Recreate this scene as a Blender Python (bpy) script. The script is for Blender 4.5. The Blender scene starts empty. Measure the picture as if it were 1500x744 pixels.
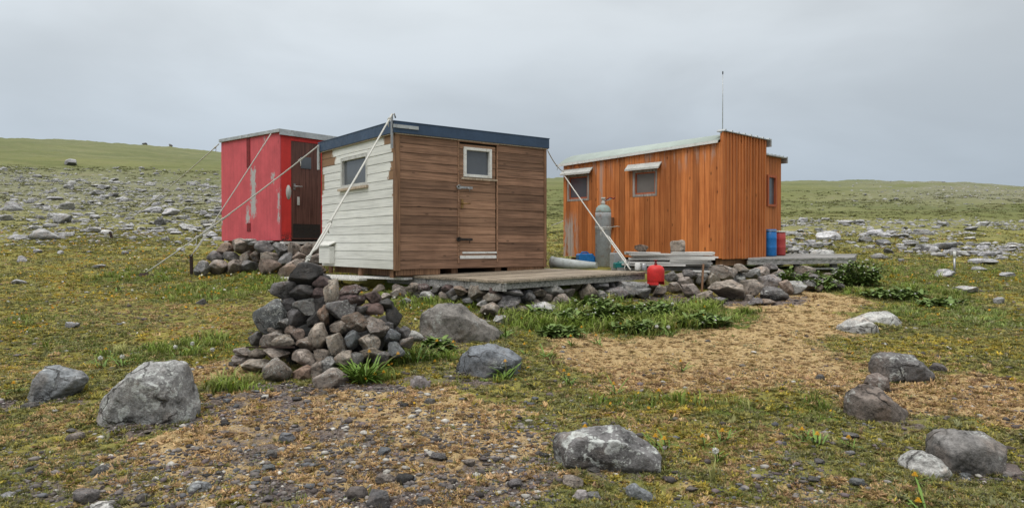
import bpy, bmesh, math, random
import numpy as np
from mathutils import Vector, Matrix, noise as mn

rnd = random.Random(11)
NR = np.random.RandomState(5)
scene = bpy.context.scene
col = scene.collection
EYE = 1.6
F, CX, CY, HY = 1060.0, 750.0, 372.0, 360.0
PITCH = math.atan((CY - HY) / F)

# ------------------------------------------------------------------ helpers
def sm(a, b, x):
    t = np.clip((x - a) / (b - a), 0, 1)
    return t * t * (3 - 2 * t)

def vnoise(x, y, s=0.0):
    xi = np.floor(x); yi = np.floor(y)
    fx = x - xi; fy = y - yi
    fx = fx * fx * fx * (fx * (fx * 6 - 15) + 10); fy = fy * fy * fy * (fy * (fy * 6 - 15) + 10)
    def h(i, j):
        v = np.sin(i * 127.1 + j * 311.7 + s * 74.7) * 43758.5453
        return v - np.floor(v)
    return (h(xi, yi) * (1 - fx) + h(xi + 1, yi) * fx) * (1 - fy) + (h(xi, yi + 1) * (1 - fx) + h(xi + 1, yi + 1) * fx) * fy

def fbm(x, y, s=0.0, o=4):
    t = 0; a = .5; n = 0
    for k in range(o):
        t = t + a * vnoise(x, y, s + k * 3.3); n += a
        x = x * 2.03 + 5.1; y = y * 2.03 + 1.7; a *= .5
    return t / n

def poly_sd(x, y, P):
    """signed distance to a polygon, negative inside"""
    x = np.asarray(x, float); y = np.asarray(y, float)
    d = np.full(x.shape, 1e9); inside = np.zeros(x.shape, bool)
    n = len(P)
    for i in range(n):
        ax, ay = P[i]; bx, by = P[(i + 1) % n]
        ex, ey = bx - ax, by - ay
        t = np.clip(((x - ax) * ex + (y - ay) * ey) / (ex * ex + ey * ey), 0, 1)
        d = np.minimum(d, np.hypot(x - ax - t * ex, y - ay - t * ey))
        cond = ((ay > y) != (by > y))
        with np.errstate(divide='ignore', invalid='ignore'):
            xc = ax + (y - ay) * ex / (ey if ey else 1e-9)
        inside ^= cond & (x < xc)
    return np.where(inside, -d, d)

TU = np.array([-3., -1.3, -.7075, -.56, -.4057, -.2, .047, .22, .377, .547, .60, .65, .7075, 1.3, 3.])
TT = np.array([.19, .17, .150, .1405, .1275, .111, .0925, .0898, .0888, .0886, .0882, .0845, .083, .081, .08])
BROWN_PAD = [(-.12, 9.45), (1.85, 10.95), (1.0, 12.3), (.6, 12.4), (-.9, 14.3), (-3.2, 12.8), (-1.95, 11.5)]
ORANGE_PAD = [(.75, 12.5), (1.5, 11.7), (2.1, 11.5), (3.4, 11.75), (4.6, 12.75), (6.0, 13.5), (6.2, 15.0), (4.2, 16.5), (1.2, 16.0), (.5, 14.0)]
RED_PAD = [(-4.48, 13.95), (-3.1, 15.3), (-4.8, 17), (-6.3, 15.5)]

def H0(x, y):
    x = np.asarray(x, float); y = np.asarray(y, float)
    z = .078 * y
    u = np.clip(x / np.maximum(y, 6), -3, 3)
    u = np.where(y < 6, np.clip(x / 6, -3, 3), u)
    T = np.interp(u, TU, TT)
    Ys = 150.0
    top = T * Ys + 1.6 - .078 * Ys
    t = np.clip((y - 20) / (Ys - 20), 0, 1)
    z = z + top * t ** 1.3
    z = z + (fbm(x * .045, y * .02, 17) - .5) * 1.3 * sm(90, 150, y) + (fbm(x * .3, y * .3, 19) - .5) * .5 * sm(110, 150, y)
    z = z - np.maximum(y - Ys, 0) * .16
    return z

def H(x, y):
    z = H0(x, y)
    x = np.asarray(x, float); y = np.asarray(y, float)
    far = sm(18, 60, y)
    z = z + (fbm(x * .7, y * .7, 1) - .5) * .10 * (1 + 2.5 * far) + (fbm(x * .13, y * .13, 2) - .5) * .5 * far * (1 - .7 * sm(90, 140, y))
    z = z + (fbm(x * .035, y * .05, 7) - .5) * 2.2 * sm(40, 80, y) * (1 - .85 * sm(110, 148, y))
    for P, hp in ((BROWN_PAD, 1.05), (ORANGE_PAD, 1.17), (RED_PAD, 1.58)):
        m = 1 - sm(-.15, .12, poly_sd(x, y, P))
        z = z * (1 - m) + np.maximum(z, hp + (fbm(x * 3, y * 3, 4) - .5) * .05) * m
    return z

def Hs(x, y):
    return float(H(np.array([x]), np.array([y]))[0])

DIST = np.exp(np.linspace(0, math.log(146), 700))
def ray(px, py):
    c, s = math.cos(PITCH), math.sin(PITCH)
    a, b = (px - CX) / F, -(py - CY) / F
    return a, c + b * s, -s + b * c          # x, y, z of the viewing ray

def at(px, py, depth):
    """the place at that depth (metres in front of the camera position) seen at a photo pixel"""
    a, b, c = ray(px, py)
    k = depth / b
    return Vector((a * k, depth, EYE + c * k))

def ground(px, py):
    """the ground point seen at a photo pixel"""
    a, b, c = ray(px, py)
    d = DIST
    z = H(a / b * d, d) - (EYE + c / b * d)
    k = np.nonzero(z >= 0)[0]
    k = int(k[0]) if len(k) else len(d) - 1
    e = d[k] if k == 0 else d[k - 1] + (d[k] - d[k - 1]) * (-z[k - 1]) / (z[k] - z[k - 1] + 1e-9)
    e = float(min(max(e, 1.0), 146.0))
    return Vector((a / b * e, e, Hs(a / b * e, e)))

def tag(o, label=None, cat=None, group=None, kind=None):
    if label: o['label'] = label
    if cat: o['category'] = cat
    if group: o['group'] = group
    if kind: o['kind'] = kind
    return o

def empty(name, loc=(0, 0, 0), rz=0.0, label=None, cat=None, group=None):
    o = bpy.data.objects.new(name, None)
    col.objects.link(o)
    o.location = loc; o.rotation_euler = (0, 0, rz); o.empty_display_size = .1
    return tag(o, label, cat, group)

def link(name, me, mat=None, parent=None):
    o = bpy.data.objects.new(name, me)
    col.objects.link(o)
    if mat is not None and not me.materials: me.materials.append(mat)
    if parent is not None: o.parent = parent
    return o

class MB:
    """collects shapes into ONE mesh"""
    def __init__(s): s.v = []; s.f = []; s.sm = []
    def add(s, vs, fs, smooth=False):
        o = len(s.v); s.v += [tuple(v) for v in vs]; s.f += [tuple(i + o for i in f) for f in fs]; s.sm += [smooth] * len(fs)
        return s
    def box(s, x0, x1, y0, y1, z0, z1):
        return s.add([(x0, y0, z0), (x1, y0, z0), (x1, y1, z0), (x0, y1, z0), (x0, y0, z1), (x1, y0, z1), (x1, y1, z1), (x0, y1, z1)],
                     [(0, 3, 2, 1), (4, 5, 6, 7), (0, 1, 5, 4), (1, 2, 6, 5), (2, 3, 7, 6), (3, 0, 4, 7)])
    def hexa(s, bot, top):
        return s.add(list(bot) + list(top), [(0, 3, 2, 1), (4, 5, 6, 7), (0, 1, 5, 4), (1, 2, 6, 5), (2, 3, 7, 6), (3, 0, 4, 7)])
    def bar(s, a, b, w, h, up=(0, 0, 1)):
        a = Vector(a); b = Vector(b); d = (b - a).normalized(); up = Vector(up)
        sd = d.cross(up)
        if sd.length < 1e-4: sd = d.cross(Vector((1, 0, 0)))
        sd.normalize(); u = sd.cross(d)
        q = [(-w / 2, -h / 2), (w / 2, -h / 2), (w / 2, h / 2), (-w / 2, h / 2)]
        return s.hexa([a + sd * i + u * j for i, j in q], [b + sd * i + u * j for i, j in q])
    def tube(s, pts, r, n=8, cap=True):
        pts = [Vector(p) for p in pts]; m = len(pts)
        rs = r if isinstance(r, (list, tuple)) else [r] * m
        vs = []; ref = None
        for i, p in enumerate(pts):
            d = (pts[min(i + 1, m - 1)] - pts[max(i - 1, 0)]).normalized()
            if ref is None:
                ref = d.cross(Vector((0, 0, 1)))
                if ref.length < 1e-3: ref = Vector((1, 0, 0))
            ref = (ref - d * ref.dot(d)).normalized(); w = d.cross(ref)
            for k in range(n):
                a = 2 * math.pi * k / n
                vs.append(p + (ref * math.cos(a) + w * math.sin(a)) * rs[i])
        fs = []
        for i in range(m - 1):
            for k in range(n):
                fs.append((i * n + k, i * n + (k + 1) % n, (i + 1) * n + (k + 1) % n, (i + 1) * n + k))
        s.add(vs, fs, True)
        if cap:
            o = len(s.v) - len(vs)
            s.f.append(tuple(o + k for k in range(n))[::-1]); s.sm.append(False)
            s.f.append(tuple(o + (m - 1) * n + k for k in range(n))); s.sm.append(False)
        return s
    def lathe(s, prof, c=(0, 0, 0), n=24):
        m = len(prof); vs = []
        for r, z in prof:
            for k in range(n):
                a = 2 * math.pi * k / n
                vs.append((c[0] + r * math.cos(a), c[1] + r * math.sin(a), c[2] + z))
        fs = []
        for i in range(m - 1):
            for k in range(n):
                fs.append((i * n + k, i * n + (k + 1) % n, (i + 1) * n + (k + 1) % n, (i + 1) * n + k))
        s.add(vs, fs, True)
        o = len(s.v) - len(vs)
        if prof[0][0] > 1e-4: s.f.append(tuple(o + k for k in range(n))[::-1]); s.sm.append(False)
        if prof[-1][0] > 1e-4: s.f.append(tuple(o + (m - 1) * n + k for k in range(n))); s.sm.append(False)
        return s
    def build(s, name, mat, parent=None, bevel=0.0):
        me = bpy.data.meshes.new(name)
        me.from_pydata(s.v, [], s.f); me.polygons.foreach_set('use_smooth', s.sm); me.update()
        o = link(name, me, mat, parent)
        if bevel:
            m = o.modifiers.new('bevel', 'BEVEL'); m.width = bevel; m.segments = 2; m.limit_method = 'ANGLE'
        return o

def mass_mesh(name, templates, pos, rot, scl, colr, mat, tilt=None, label=None, cat=None):
    """many small pieces as ONE mesh with a colour per piece; pos (n,3), rot (n), scl (n) or (n,3), colr (n,3)"""
    n = len(pos); Vs, Fs, Cs = [], [], []; off = 0
    which = NR.randint(0, len(templates), n)
    if scl.ndim == 1: scl = np.repeat(scl[:, None], 3, 1)
    for k, (tv, tf, tc) in enumerate(templates):
        ids = np.nonzero(which == k)[0]
        if not len(ids): continue
        c, s_ = np.cos(rot[ids])[:, None], np.sin(rot[ids])[:, None]
        v = tv[None] * scl[ids][:, None, :]
        x = v[:, :, 0] * c - v[:, :, 1] * s_; y = v[:, :, 0] * s_ + v[:, :, 1] * c
        w = np.stack([x, y, v[:, :, 2]], 2) + pos[ids][:, None, :]
        f = tf[None] + (np.arange(len(ids)) * len(tv))[:, None, None] + off
        cc = colr[ids][:, None, :] * tc[None, :, None]
        Vs.append(w.reshape(-1, 3)); Fs.append(f.reshape(-1, 3)); Cs.append(cc.reshape(-1, 3)); off += len(ids) * len(tv)
    V = np.concatenate(Vs).astype(np.float32); Fc = np.concatenate(Fs).astype(np.int32); C = np.concatenate(Cs)
    me = bpy.data.meshes.new(name)
    me.vertices.add(len(V)); me.vertices.foreach_set('co', V.ravel())
    me.loops.add(len(Fc) * 3); me.loops.foreach_set('vertex_index', Fc.ravel())
    me.polygons.add(len(Fc)); me.polygons.foreach_set('loop_start', np.arange(0, len(Fc) * 3, 3, dtype=np.int32))
    me.polygons.foreach_set('loop_total', np.full(len(Fc), 3, np.int32))
    me.update(calc_edges=True)
    a = me.color_attributes.new('tint', 'FLOAT_COLOR', 'POINT')
    a.data.foreach_set('color', np.concatenate([C, np.ones((len(C), 1))], 1).astype(np.float32).ravel())
    o = link(name, me, mat)
    return tag(o, label, cat, kind='stuff')

# ------------------------------------------------------------------ materials
class NT:
    def __init__(s, mat):
        mat.use_nodes = True; s.t = mat.node_tree; s.t.nodes.clear()
    def n(s, typ, ins=None, **props):
        nd = s.t.nodes.new(typ)
        for k, v in props.items(): setattr(nd, k, v)
        for k, v in (ins or {}).items():
            if isinstance(v, bpy.types.NodeSocket): s.t.links.new(v, nd.inputs[k])
            else: nd.inputs[k].default_value = v
        return nd
    def math(s, op, a, b=0.0, c=None, clamp=False):
        d = {0: a, 1: b}
        if c is not None: d[2] = c
        return s.n('ShaderNodeMath', d, operation=op, use_clamp=clamp).outputs[0]
    def mix(s, f, a, b, typ='MIX'):
        nd = s.t.nodes.new('ShaderNodeMix'); nd.data_type = 'RGBA'; nd.blend_type = typ; nd.clamp_factor = True
        for i, v in ((0, f), (6, a), (7, b)):
            if isinstance(v, bpy.types.NodeSocket): s.t.links.new(v, nd.inputs[i])
            elif i == 0: nd.inputs[i].default_value = v
            else: nd.inputs[i].default_value = (*v[:3], 1)
        return nd.outputs[2]
    def noise(s, vec, scale, detail=4.0, rough=.55, dist=0.0):
        return s.n('ShaderNodeTexNoise', {'Vector': vec, 'Scale': scale, 'Detail': detail, 'Roughness': rough, 'Distortion': dist}).outputs[0]
    def ramp(s, f, lo, hi, a=0.0, b=1.0):
        return s.n('ShaderNodeMapRange', {0: f, 1: lo, 2: hi, 3: a, 4: b}, interpolation_type='SMOOTHSTEP').outputs[0]
    def coord(s, which='Object'):
        return s.n('ShaderNodeTexCoord').outputs[which]
    def xyz(s, vec):
        return s.n('ShaderNodeSeparateXYZ', {0: vec}).outputs
    def scale(s, vec, k):
        return s.n('ShaderNodeMapping', {'Vector': vec, 'Scale': k}).outputs[0]
    def out(s, colr, rough=.8, bump=None, bstr=.4, bdist=.01, metal=0.0, spec=.3):
        b = s.n('ShaderNodeBsdfPrincipled', {'Roughness': rough, 'Metallic': metal, 'Specular IOR Level': spec})
        if isinstance(colr, bpy.types.NodeSocket): s.t.links.new(colr, b.inputs['Base Color'])
        else: b.inputs['Base Color'].default_value = (*colr, 1)
        if bump is not None:
            bp = s.n('ShaderNodeBump', {'Height': bump, 'Strength': bstr, 'Distance': bdist})
            s.t.links.new(bp.outputs[0], b.inputs['Normal'])
        o = s.n('ShaderNodeOutputMaterial', {0: b.outputs[0]})
        return b

def mat_new(name):
    m = bpy.data.materials.new(name)
    return m, NT(m)

def plain(name, c, rough=.6, metal=0.0, var=.25, scale=9.0, dirt=None):
    """painted or metal surface with uneven tone and some grime"""
    m, t = mat_new(name)
    p = t.coord()
    a = t.noise(p, scale, 6, .65); b = t.noise(p, scale * 5, 4, .6)
    f = t.math('ADD', t.math('MULTIPLY', a, .7), t.math('MULTIPLY', b, .3))
    k = t.ramp(f, .3, .7, 1 - var, 1 + var * .6)
    cc = t.mix(1.0, c, t.n('ShaderNodeCombineXYZ', {0: k, 1: k, 2: k}).outputs[0], 'MULTIPLY')
    if dirt:
        cc = t.mix(t.ramp(t.noise(p, scale * 1.7, 6, .7), .52, .68), cc, dirt)
    t.out(cc, t.ramp(b, .3, .7, max(rough - .12, .05), min(rough + .15, 1)), b, .15, .003, metal)
    return m

def wood(name, c1, c2, grain, dark=.5, rough=.75, island=.35, extra=None, gscale=1.0, knots=.0):
    """weathered boards; grain = axis the fibres run along (0, 1, 2); tone differs per board"""
    m, t = mat_new(name)
    p = t.coord(); k = [52.0 * gscale] * 3; k[grain] = 1.6 * gscale
    isl = t.n('ShaderNodeNewGeometry').outputs['Random Per Island']
    off = t.n('ShaderNodeCombineXYZ', {0: t.math('MULTIPLY', isl, 37.0), 1: t.math('MULTIPLY', isl, 91.0), 2: t.math('MULTIPLY', isl, 53.0)}).outputs[0]
    pv = t.n('ShaderNodeVectorMath', {0: t.scale(p, k), 1: off}, operation='ADD').outputs[0]
    g = t.noise(pv, 1.0, 6, .65, .4)
    blot = t.noise(p, 2.2, 4, .6)
    cc = t.mix(t.ramp(t.math('ADD', t.math('MULTIPLY', g, .75), t.math('MULTIPLY', blot, .35)), .38, .72), c1, c2)
    kk = t.math('ADD', 1 - island * .6, t.math('MULTIPLY', isl, island * 1.1))
    kk = t.math('MULTIPLY', kk, t.ramp(g, .25, .6, 1 - dark, 1.1))
    cc = t.mix(1.0, cc, t.n('ShaderNodeCombineXYZ', {0: kk, 1: kk, 2: kk}).outputs[0], 'MULTIPLY')
    if knots:
        kv = [7.0] * 3; kv[grain] = 2.6
        w = t.n('ShaderNodeTexVoronoi', {'Vector': t.scale(p, kv), 'Scale': 1.0, 'Randomness': 1.0}).outputs[0]
        cc = t.mix(t.math('MULTIPLY', t.ramp(w, .12, .05), knots), cc, tuple(v * .25 for v in c1))
    if extra: cc = extra(t, p, isl, g, cc)
    t.out(cc, t.ramp(g, .3, .7, rough - .12, rough + .12), g, .35, .004, 0, .3)
    return m

M = {}
# white paint brushed over brown boards: bare wood left along the top corners
def _whitebare(t, p, isl, g, cc):
    x, y, z = t.xyz(p)
    nz = t.noise(p, 14.0, 4, .6)
    e = t.math('MULTIPLY', t.math('SUBTRACT', nz, .5), .25)
    w1 = t.math('ADD', t.math('MULTIPLY', isl, .42), .02)
    a = t.math('MULTIPLY', t.ramp(t.math('ADD', t.math('SUBTRACT', w1, y), e), 0, .05), t.ramp(z, 1.08, 1.12))
    w2 = t.math('ADD', t.math('SUBTRACT', y, 2.64), t.math('MULTIPLY', t.math('MULTIPLY', isl, isl), .62))
    b = t.math('MULTIPLY', t.ramp(t.math('ADD', w2, e), .05, .14), t.ramp(z, 1.25, 1.30))
    thin = t.math('MULTIPLY', t.ramp(g, .66, .80), .25)
    m = t.math('MAXIMUM', t.math('MAXIMUM', a, b), thin)
    low = t.ramp(z, .35, -.05, 0, .35)
    cc = t.mix(low, cc, (.30, .29, .24))
    return t.mix(m, cc, t.mix(g, (.16, .085, .045), (.33, .20, .11)))
M['white_boards'] = wood('white_painted_boards', (.58, .58, .545), (.68, .68, .64), 1, .08, .7, .12, _whitebare)
M['brown_boards'] = wood('brown_weathered_boards', (.150, .082, .050), (.270, .155, .098), 0, .34, .72, .55, None, 1.0, .6)
M['door_boards'] = wood('brown_door_boards', (.205, .112, .066), (.33, .195, .122), 0, .35, .72, .4, None, 1.0, .5)
M['pale_wood'] = wood('pale_wood_trim', (.36, .28, .2), (.52, .43, .33), 2, .3, .75, .2)
M['corner_wood'] = wood('brown_corner_trim', (.16, .08, .045), (.28, .16, .09), 2, .4, .75, .2)
def _peel(t, p, isl, g, cc):
    x, y, z = t.xyz(p)
    pk = t.noise(t.scale(p, (9, 9, 1.6)), 1.0, 5, .7)
    top = t.math('MULTIPLY', t.ramp(z, 1.45, 1.95), t.ramp(pk, .50, .68)); top = t.math('MULTIPLY', top, .55)
    low = t.math('MULTIPLY', t.ramp(y, 3.2, 3.5), t.ramp(z, 1.0, .6)); low = t.math('MULTIPLY', low, t.ramp(pk, .44, .54))
    pipe = t.math('MULTIPLY', t.math('MULTIPLY', t.ramp(t.math('ABSOLUTE', t.math('SUBTRACT', y, 2.7)), .06, .02), t.ramp(z, .95, 1.05)), t.ramp(pk, .40, .5))
    return t.mix(t.math('MAXIMUM', t.math('MAXIMUM', top, low), t.math('MULTIPLY', pipe, .6)), cc, (.42, .36, .32))
M['orange_boards'] = wood('orange_stained_boards', (.38, .112, .029), (.52, .182, .054), 2, .16, .65, .55, _peel, 1.0, .9)
M['orange_end'] = wood('orange_stained_narrow_boards', (.38, .112, .031), (.49, .168, .050), 2, .15, .65, .4, None, 1.0, .6)
M['red_wood'] = wood('red_brown_window_wood', (.30, .07, .03), (.42, .12, .05), 2, .3, .65, .2)
M['grey_wood'] = wood('grey_weathered_planks', (.17, .165, .155), (.36, .35, .33), 0, .55, .85, .5)
M['deck_wood'] = wood('weathered_deck_planks', (.17, .135, .10), (.36, .30, .225), 0, .5, .7, .45)
M['light_planks'] = wood('light_stacked_planks', (.50, .485, .455), (.72, .70, .665), 0, .35, .85, .5)
M['grey_frame'] = wood('grey_window_wood', (.20, .17, .15), (.40, .36, .33), 2, .4, .8, .3)
M['door_dark'] = wood('dark_red_brown_door', (.085, .036, .028), (.150, .068, .052), 2, .35, .5, .2)
def _red(name, c, face):
    m, t = mat_new(name)
    p = t.coord(); x, y, z = t.xyz(p)
    n1 = t.noise(p, 3.0, 6, .65); n2 = t.noise(p, 26.0, 4, .6); st = t.noise(t.scale(p, (16, 16, 1.1)), 1.0, 5, .65)
    k = t.ramp(t.math('ADD', t.math('MULTIPLY', n1, .6), t.math('MULTIPLY', st, .4)), .3, .7, .78, 1.12)
    cc = t.mix(1.0, c, t.n('ShaderNodeCombineXYZ', {0: k, 1: k, 2: k}).outputs[0], 'MULTIPLY')
    if face == 0:
        e = t.math('MULTIPLY', t.math('SUBTRACT', t.noise(t.scale(p, (14, 14, 6)), 1.0, 7, .78), .5), .42)
        def patch(t0, t1, z0, z1):
            a = t.math('ABSOLUTE', t.math('SUBTRACT', y, (t0 + t1) / 2)); b = t.math('ABSOLUTE', t.math('SUBTRACT', z, (z0 + z1) / 2))
            a = t.ramp(t.math('SUBTRACT', t.math('ADD', a, e), (t1 - t0) / 2), .02, -.02); b = t.ramp(t.math('SUBTRACT', t.math('ADD', b, t.math('MULTIPLY', e, 2.0)), (z1 - z0) / 2), .04, -.04)
            return t.math('MULTIPLY', a, b)
        mk = patch(.86, 1.04, .50, 1.42)
        for q in ((1.10, 1.21, .36, .66), (.02, .07, .40, .95), (.20, .27, 1.15, 1.30), (.52, .56, 1.94, 2.02)):
            mk = t.math('MAXIMUM', mk, patch(*q))
        cc = t.mix(mk, cc, t.mix(n2, (.30, .28, .27), (.50, .49, .48)))
        chip = t.math('MULTIPLY', t.ramp(t.noise(p, 34.0, 5, .7), .66, .70), t.ramp(st, .45, .6))
        cc = t.mix(t.math('MULTIPLY', chip, .55), cc, (.42, .33, .32))
        rust = t.math('MULTIPLY', t.ramp(z, 1.55, 2.05), t.ramp(t.noise(t.scale(p, (12, 12, 3)), 1.0, 5, .7), .56, .68))
        edge = t.math('MAXIMUM', t.ramp(t.math('ABSOLUTE', t.math('SUBTRACT', y, 1.12)), .10, .03), t.math('MAXIMUM', t.ramp(y, .14, .03), t.ramp(y, 2.0, 2.15)))
        cc = t.mix(t.math('MULTIPLY', t.math('MULTIPLY', rust, edge), .9), cc, (.055, .016, .014))
    else:
        cc = t.mix(t.math('MULTIPLY', t.ramp(z, .22, .02), t.ramp(n2, .42, .55)), cc, (.05, .02, .02))
    t.out(cc, .6, n2, .15, .003)
    return m
M['red_side'] = _red('faded_red_paint', (.56, .092, .106), 0)
M['red_front'] = _red('bright_red_paint', (.60, .040, .034), 1)
M['rust_strip'] = plain('dark_red_rusty_strip', (.20, .022, .024), .7, 0, .4, 20, (.05, .02, .018))
M['zinc'] = plain('galvanised_sheet', (.46, .48, .48), .45, .5, .3, 6, (.30, .29, .27))
M['roof_green'] = plain('pale_green_roof_sheet', (.35, .405, .365), .6, .0, .12, 3)
M['navy'] = plain('navy_blue_fascia', (.040, .070, .122), .45, 0, .25, 4)
M['steel'] = plain('bare_steel', (.38, .38, .38), .4, .8, .3, 15)
M['dark_steel'] = plain('dark_iron', (.035, .032, .03), .6, .4, .3, 20, (.07, .035, .02))
M['rust_iron'] = plain('rusty_iron_stake', (.035, .022, .018), .85, .1, .4, 20, (.06, .03, .02))
M['white'] = plain('white_paint', (.68, .68, .65), .55, 0, .15, 8, (.48, .46, .40))
M['off_white'] = plain('greyed_white_board', (.52, .52, .49), .7, 0, .2, 8, (.36, .35, .31))
M['gas_grey'] = plain('grey_cylinder_paint', (.29, .305, .31), .5, 0, .22, 6, (.22, .17, .15))
M['gas_green'] = plain('pale_green_shoulder_paint', (.26, .33, .305), .5, 0, .2, 8, (.25, .2, .17))
M['blue_plastic'] = plain('blue_plastic', (.020, .16, .44), .35, 0, .2, 6)
M['red_plastic'] = plain('red_plastic', (.42, .06, .055), .4, 0, .2, 6)
M['red_gas'] = plain('red_bottle_paint', (.58, .030, .028), .4, 0, .25, 9, (.38, .03, .025))
M['teal_plastic'] = plain('teal_plastic', (.010, .16, .15), .4, 0, .2, 9)
M['lid'] = plain('cream_lid', (.62, .58, .48), .5, 0, .1, 9)
M['grey_plastic'] = plain('grey_canister', (.33, .34, .34), .5, 0, .15, 9)
M['pipe'] = plain('pale_grey_pipe', (.42, .45, .44), .55, 0, .2, 7, (.30, .32, .29))
M['black'] = plain('black_rubber', (.012, .012, .012), .6, 0, .2, 20)
M['brass'] = plain('dull_brass', (.32, .2, .08), .4, .8, .3, 30)

def glass(name, c):
    m, t = mat_new(name)
    p = t.coord()
    n = t.noise(p, 5.0, 3, .5)
    t.out(t.mix(n, tuple(v * .7 for v in c), c), .12, t.noise(p, 2.0, 1), .04, .01, 0, .6)
    return m
M['glass'] = glass('dark_window_glass', (.105, .115, .13))  # grey-blue sky reflection put into the pane colour
M['glass_pale'] = glass('pale_curtained_glass', (.20, .185, .175))

def _rope():
    m, t = mat_new('white_rope')
    p = t.coord()
    w = t.n('ShaderNodeTexWave', {'Vector': p, 'Scale': 60.0, 'Distortion': 1.0}, bands_direction='DIAGONAL').outputs[1]
    t.out(t.mix(w, (.36, .35, .31), (.66, .65, .60)), .85, w, .4, .003)
    return m
M['rope'] = _rope()

def _rock(name, coord):
    m, t = mat_new(name)
    oi = t.n('ShaderNodeObjectInfo')
    p = t.coord(coord)
    r = t.math('MULTIPLY', oi.outputs['Random'], 40.0)
    pv = t.n('ShaderNodeVectorMath', {0: p, 1: t.n('ShaderNodeCombineXYZ', {0: r, 1: r, 2: r}).outputs[0]}, operation='ADD').outputs[0]
    big = t.noise(pv, 2.2, 5, .6); mid = t.noise(pv, 9.0, 6, .7); fine = t.noise(pv, 55.0, 4, .7)
    k = t.math('ADD', t.ramp(big, .3, .7, .66, 1.3), t.ramp(mid, .3, .7, -.26, .26))
    k = t.math('ADD', k, t.ramp(fine, .3, .7, -.26, .26))
    k = t.math('MULTIPLY', k, t.ramp(mid, .34, .44, .55, 1.0))
    cc = t.mix(1.0, oi.outputs['Color'], t.n('ShaderNodeCombineXYZ', {0: k, 1: k, 2: k}).outputs[0], 'MULTIPLY')
    cc = t.mix(t.ramp(t.noise(pv, 4.0, 4, .6), .5, .72, 0, .5), cc, t.mix(1.0, cc, (1.25, 1.0, .82), 'MULTIPLY'))
    # lichen: rings and spots, amount in the object's alpha
    al = oi.outputs['Alpha']
    l1 = t.noise(pv, 13.0, 9, .78, .6); l2 = t.noise(pv, 30.0, 6, .75)
    v2 = t.n('ShaderNodeTexVoronoi', {'Vector': t.n('ShaderNodeVectorMath', {0: pv, 1: t.n('ShaderNodeVectorMath', {0: t.n('ShaderNodeTexNoise', {'Vector': pv, 'Scale': 14.0, 'Detail': 4.0}).outputs[1], 3: .16}, operation='SCALE').outputs[0]}, operation='ADD').outputs[0], 'Scale': 8.0}).outputs[0]
    rim = t.math('MULTIPLY', t.ramp(v2, .40, .33), t.ramp(v2, .10, .26, .45, 1.0))
    rim = t.math('MULTIPLY', rim, t.ramp(t.noise(pv, 3.1, 2), .50, .60))
    spot = t.math('MAXIMUM', t.ramp(t.math('ADD', t.math('MULTIPLY', l1, .7), t.math('MULTIPLY', l2, .3)), .525, .565), t.math('MULTIPLY', rim, t.ramp(l2, .36, .5)))
    zone = t.ramp(t.math('ADD', t.noise(pv, 2.6, 4, .65), t.math('MULTIPLY', al, .34)), .58, .74)
    wh = t.math('MULTIPLY', spot, zone)
    cc = t.mix(t.math('MULTIPLY', wh, .8), cc, t.mix(fine, (.36, .38, .36), (.56, .57, .53)))
    ck = t.n('ShaderNodeTexVoronoi', {'Vector': t.n('ShaderNodeVectorMath', {0: pv, 1: t.n('ShaderNodeVectorMath', {0: t.n('ShaderNodeTexNoise', {'Vector': pv, 'Scale': 3.0, 'Detail': 5.0}).outputs[1], 3: .5}, operation='SCALE').outputs[0]}, operation='ADD').outputs[0], 'Scale': 2.1}, feature='DISTANCE_TO_EDGE').outputs[0]
    ckm = t.math('MULTIPLY', t.ramp(ck, .022, .004), t.ramp(t.noise(pv, 1.7, 2), .46, .56))
    cc = t.mix(t.math('MULTIPLY', ckm, .75), cc, (.035, .03, .026))
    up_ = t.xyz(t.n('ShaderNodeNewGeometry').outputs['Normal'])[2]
    cc = t.mix(t.math('MULTIPLY', t.ramp(up_, .45, .9), t.ramp(mid, .3, .6, .2, .55)), cc, t.mix(1.0, cc, (1.75, 1.78, 1.80), 'MULTIPLY'))  # sky light painted into the colour: upward faces made lighter
    # darker undersides, by face direction
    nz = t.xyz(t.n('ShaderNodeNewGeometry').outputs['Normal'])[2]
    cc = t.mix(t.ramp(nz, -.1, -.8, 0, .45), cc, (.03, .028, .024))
    hgt = t.math('SUBTRACT', t.math('ADD', t.math('MULTIPLY', mid, .6), t.math('MULTIPLY', fine, .4)), t.math('MULTIPLY', ckm, .5))
    t.out(cc, t.ramp(mid, .3, .7, .62, .95), hgt, 1.0, .03, 0, .3)
    return m
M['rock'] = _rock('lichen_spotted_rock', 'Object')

def _tint(name, rough=.9, sss=False, var=.2):
    m, t = mat_new(name)
    a = t.n('ShaderNodeAttribute', attribute_name='tint').outputs[0]
    n = t.noise(t.coord(), 40.0, 2, .6)
    k = t.ramp(n, .3, .7, 1 - var, 1 + var)
    cc = t.mix(1.0, a, t.n('ShaderNodeCombineXYZ', {0: k, 1: k, 2: k}).outputs[0], 'MULTIPLY')
    b = t.out(cc, rough, None, spec=.2)
    if sss:
        tr = t.n('ShaderNodeBsdfTranslucent', {0: cc})
        mx = t.n('ShaderNodeMixShader', {0: .3, 1: b.outputs[0], 2: tr.outputs[0]})
        t.t.links.new(mx.outputs[0], [n_ for n_ in t.t.nodes if n_.type == 'OUTPUT_MATERIAL'][0].inputs[0])
    return m
M['tint'] = _tint('moss_and_stone_tints', .95)
M['leaf'] = _tint('leaf_tints', .6, True, .15)

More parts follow.
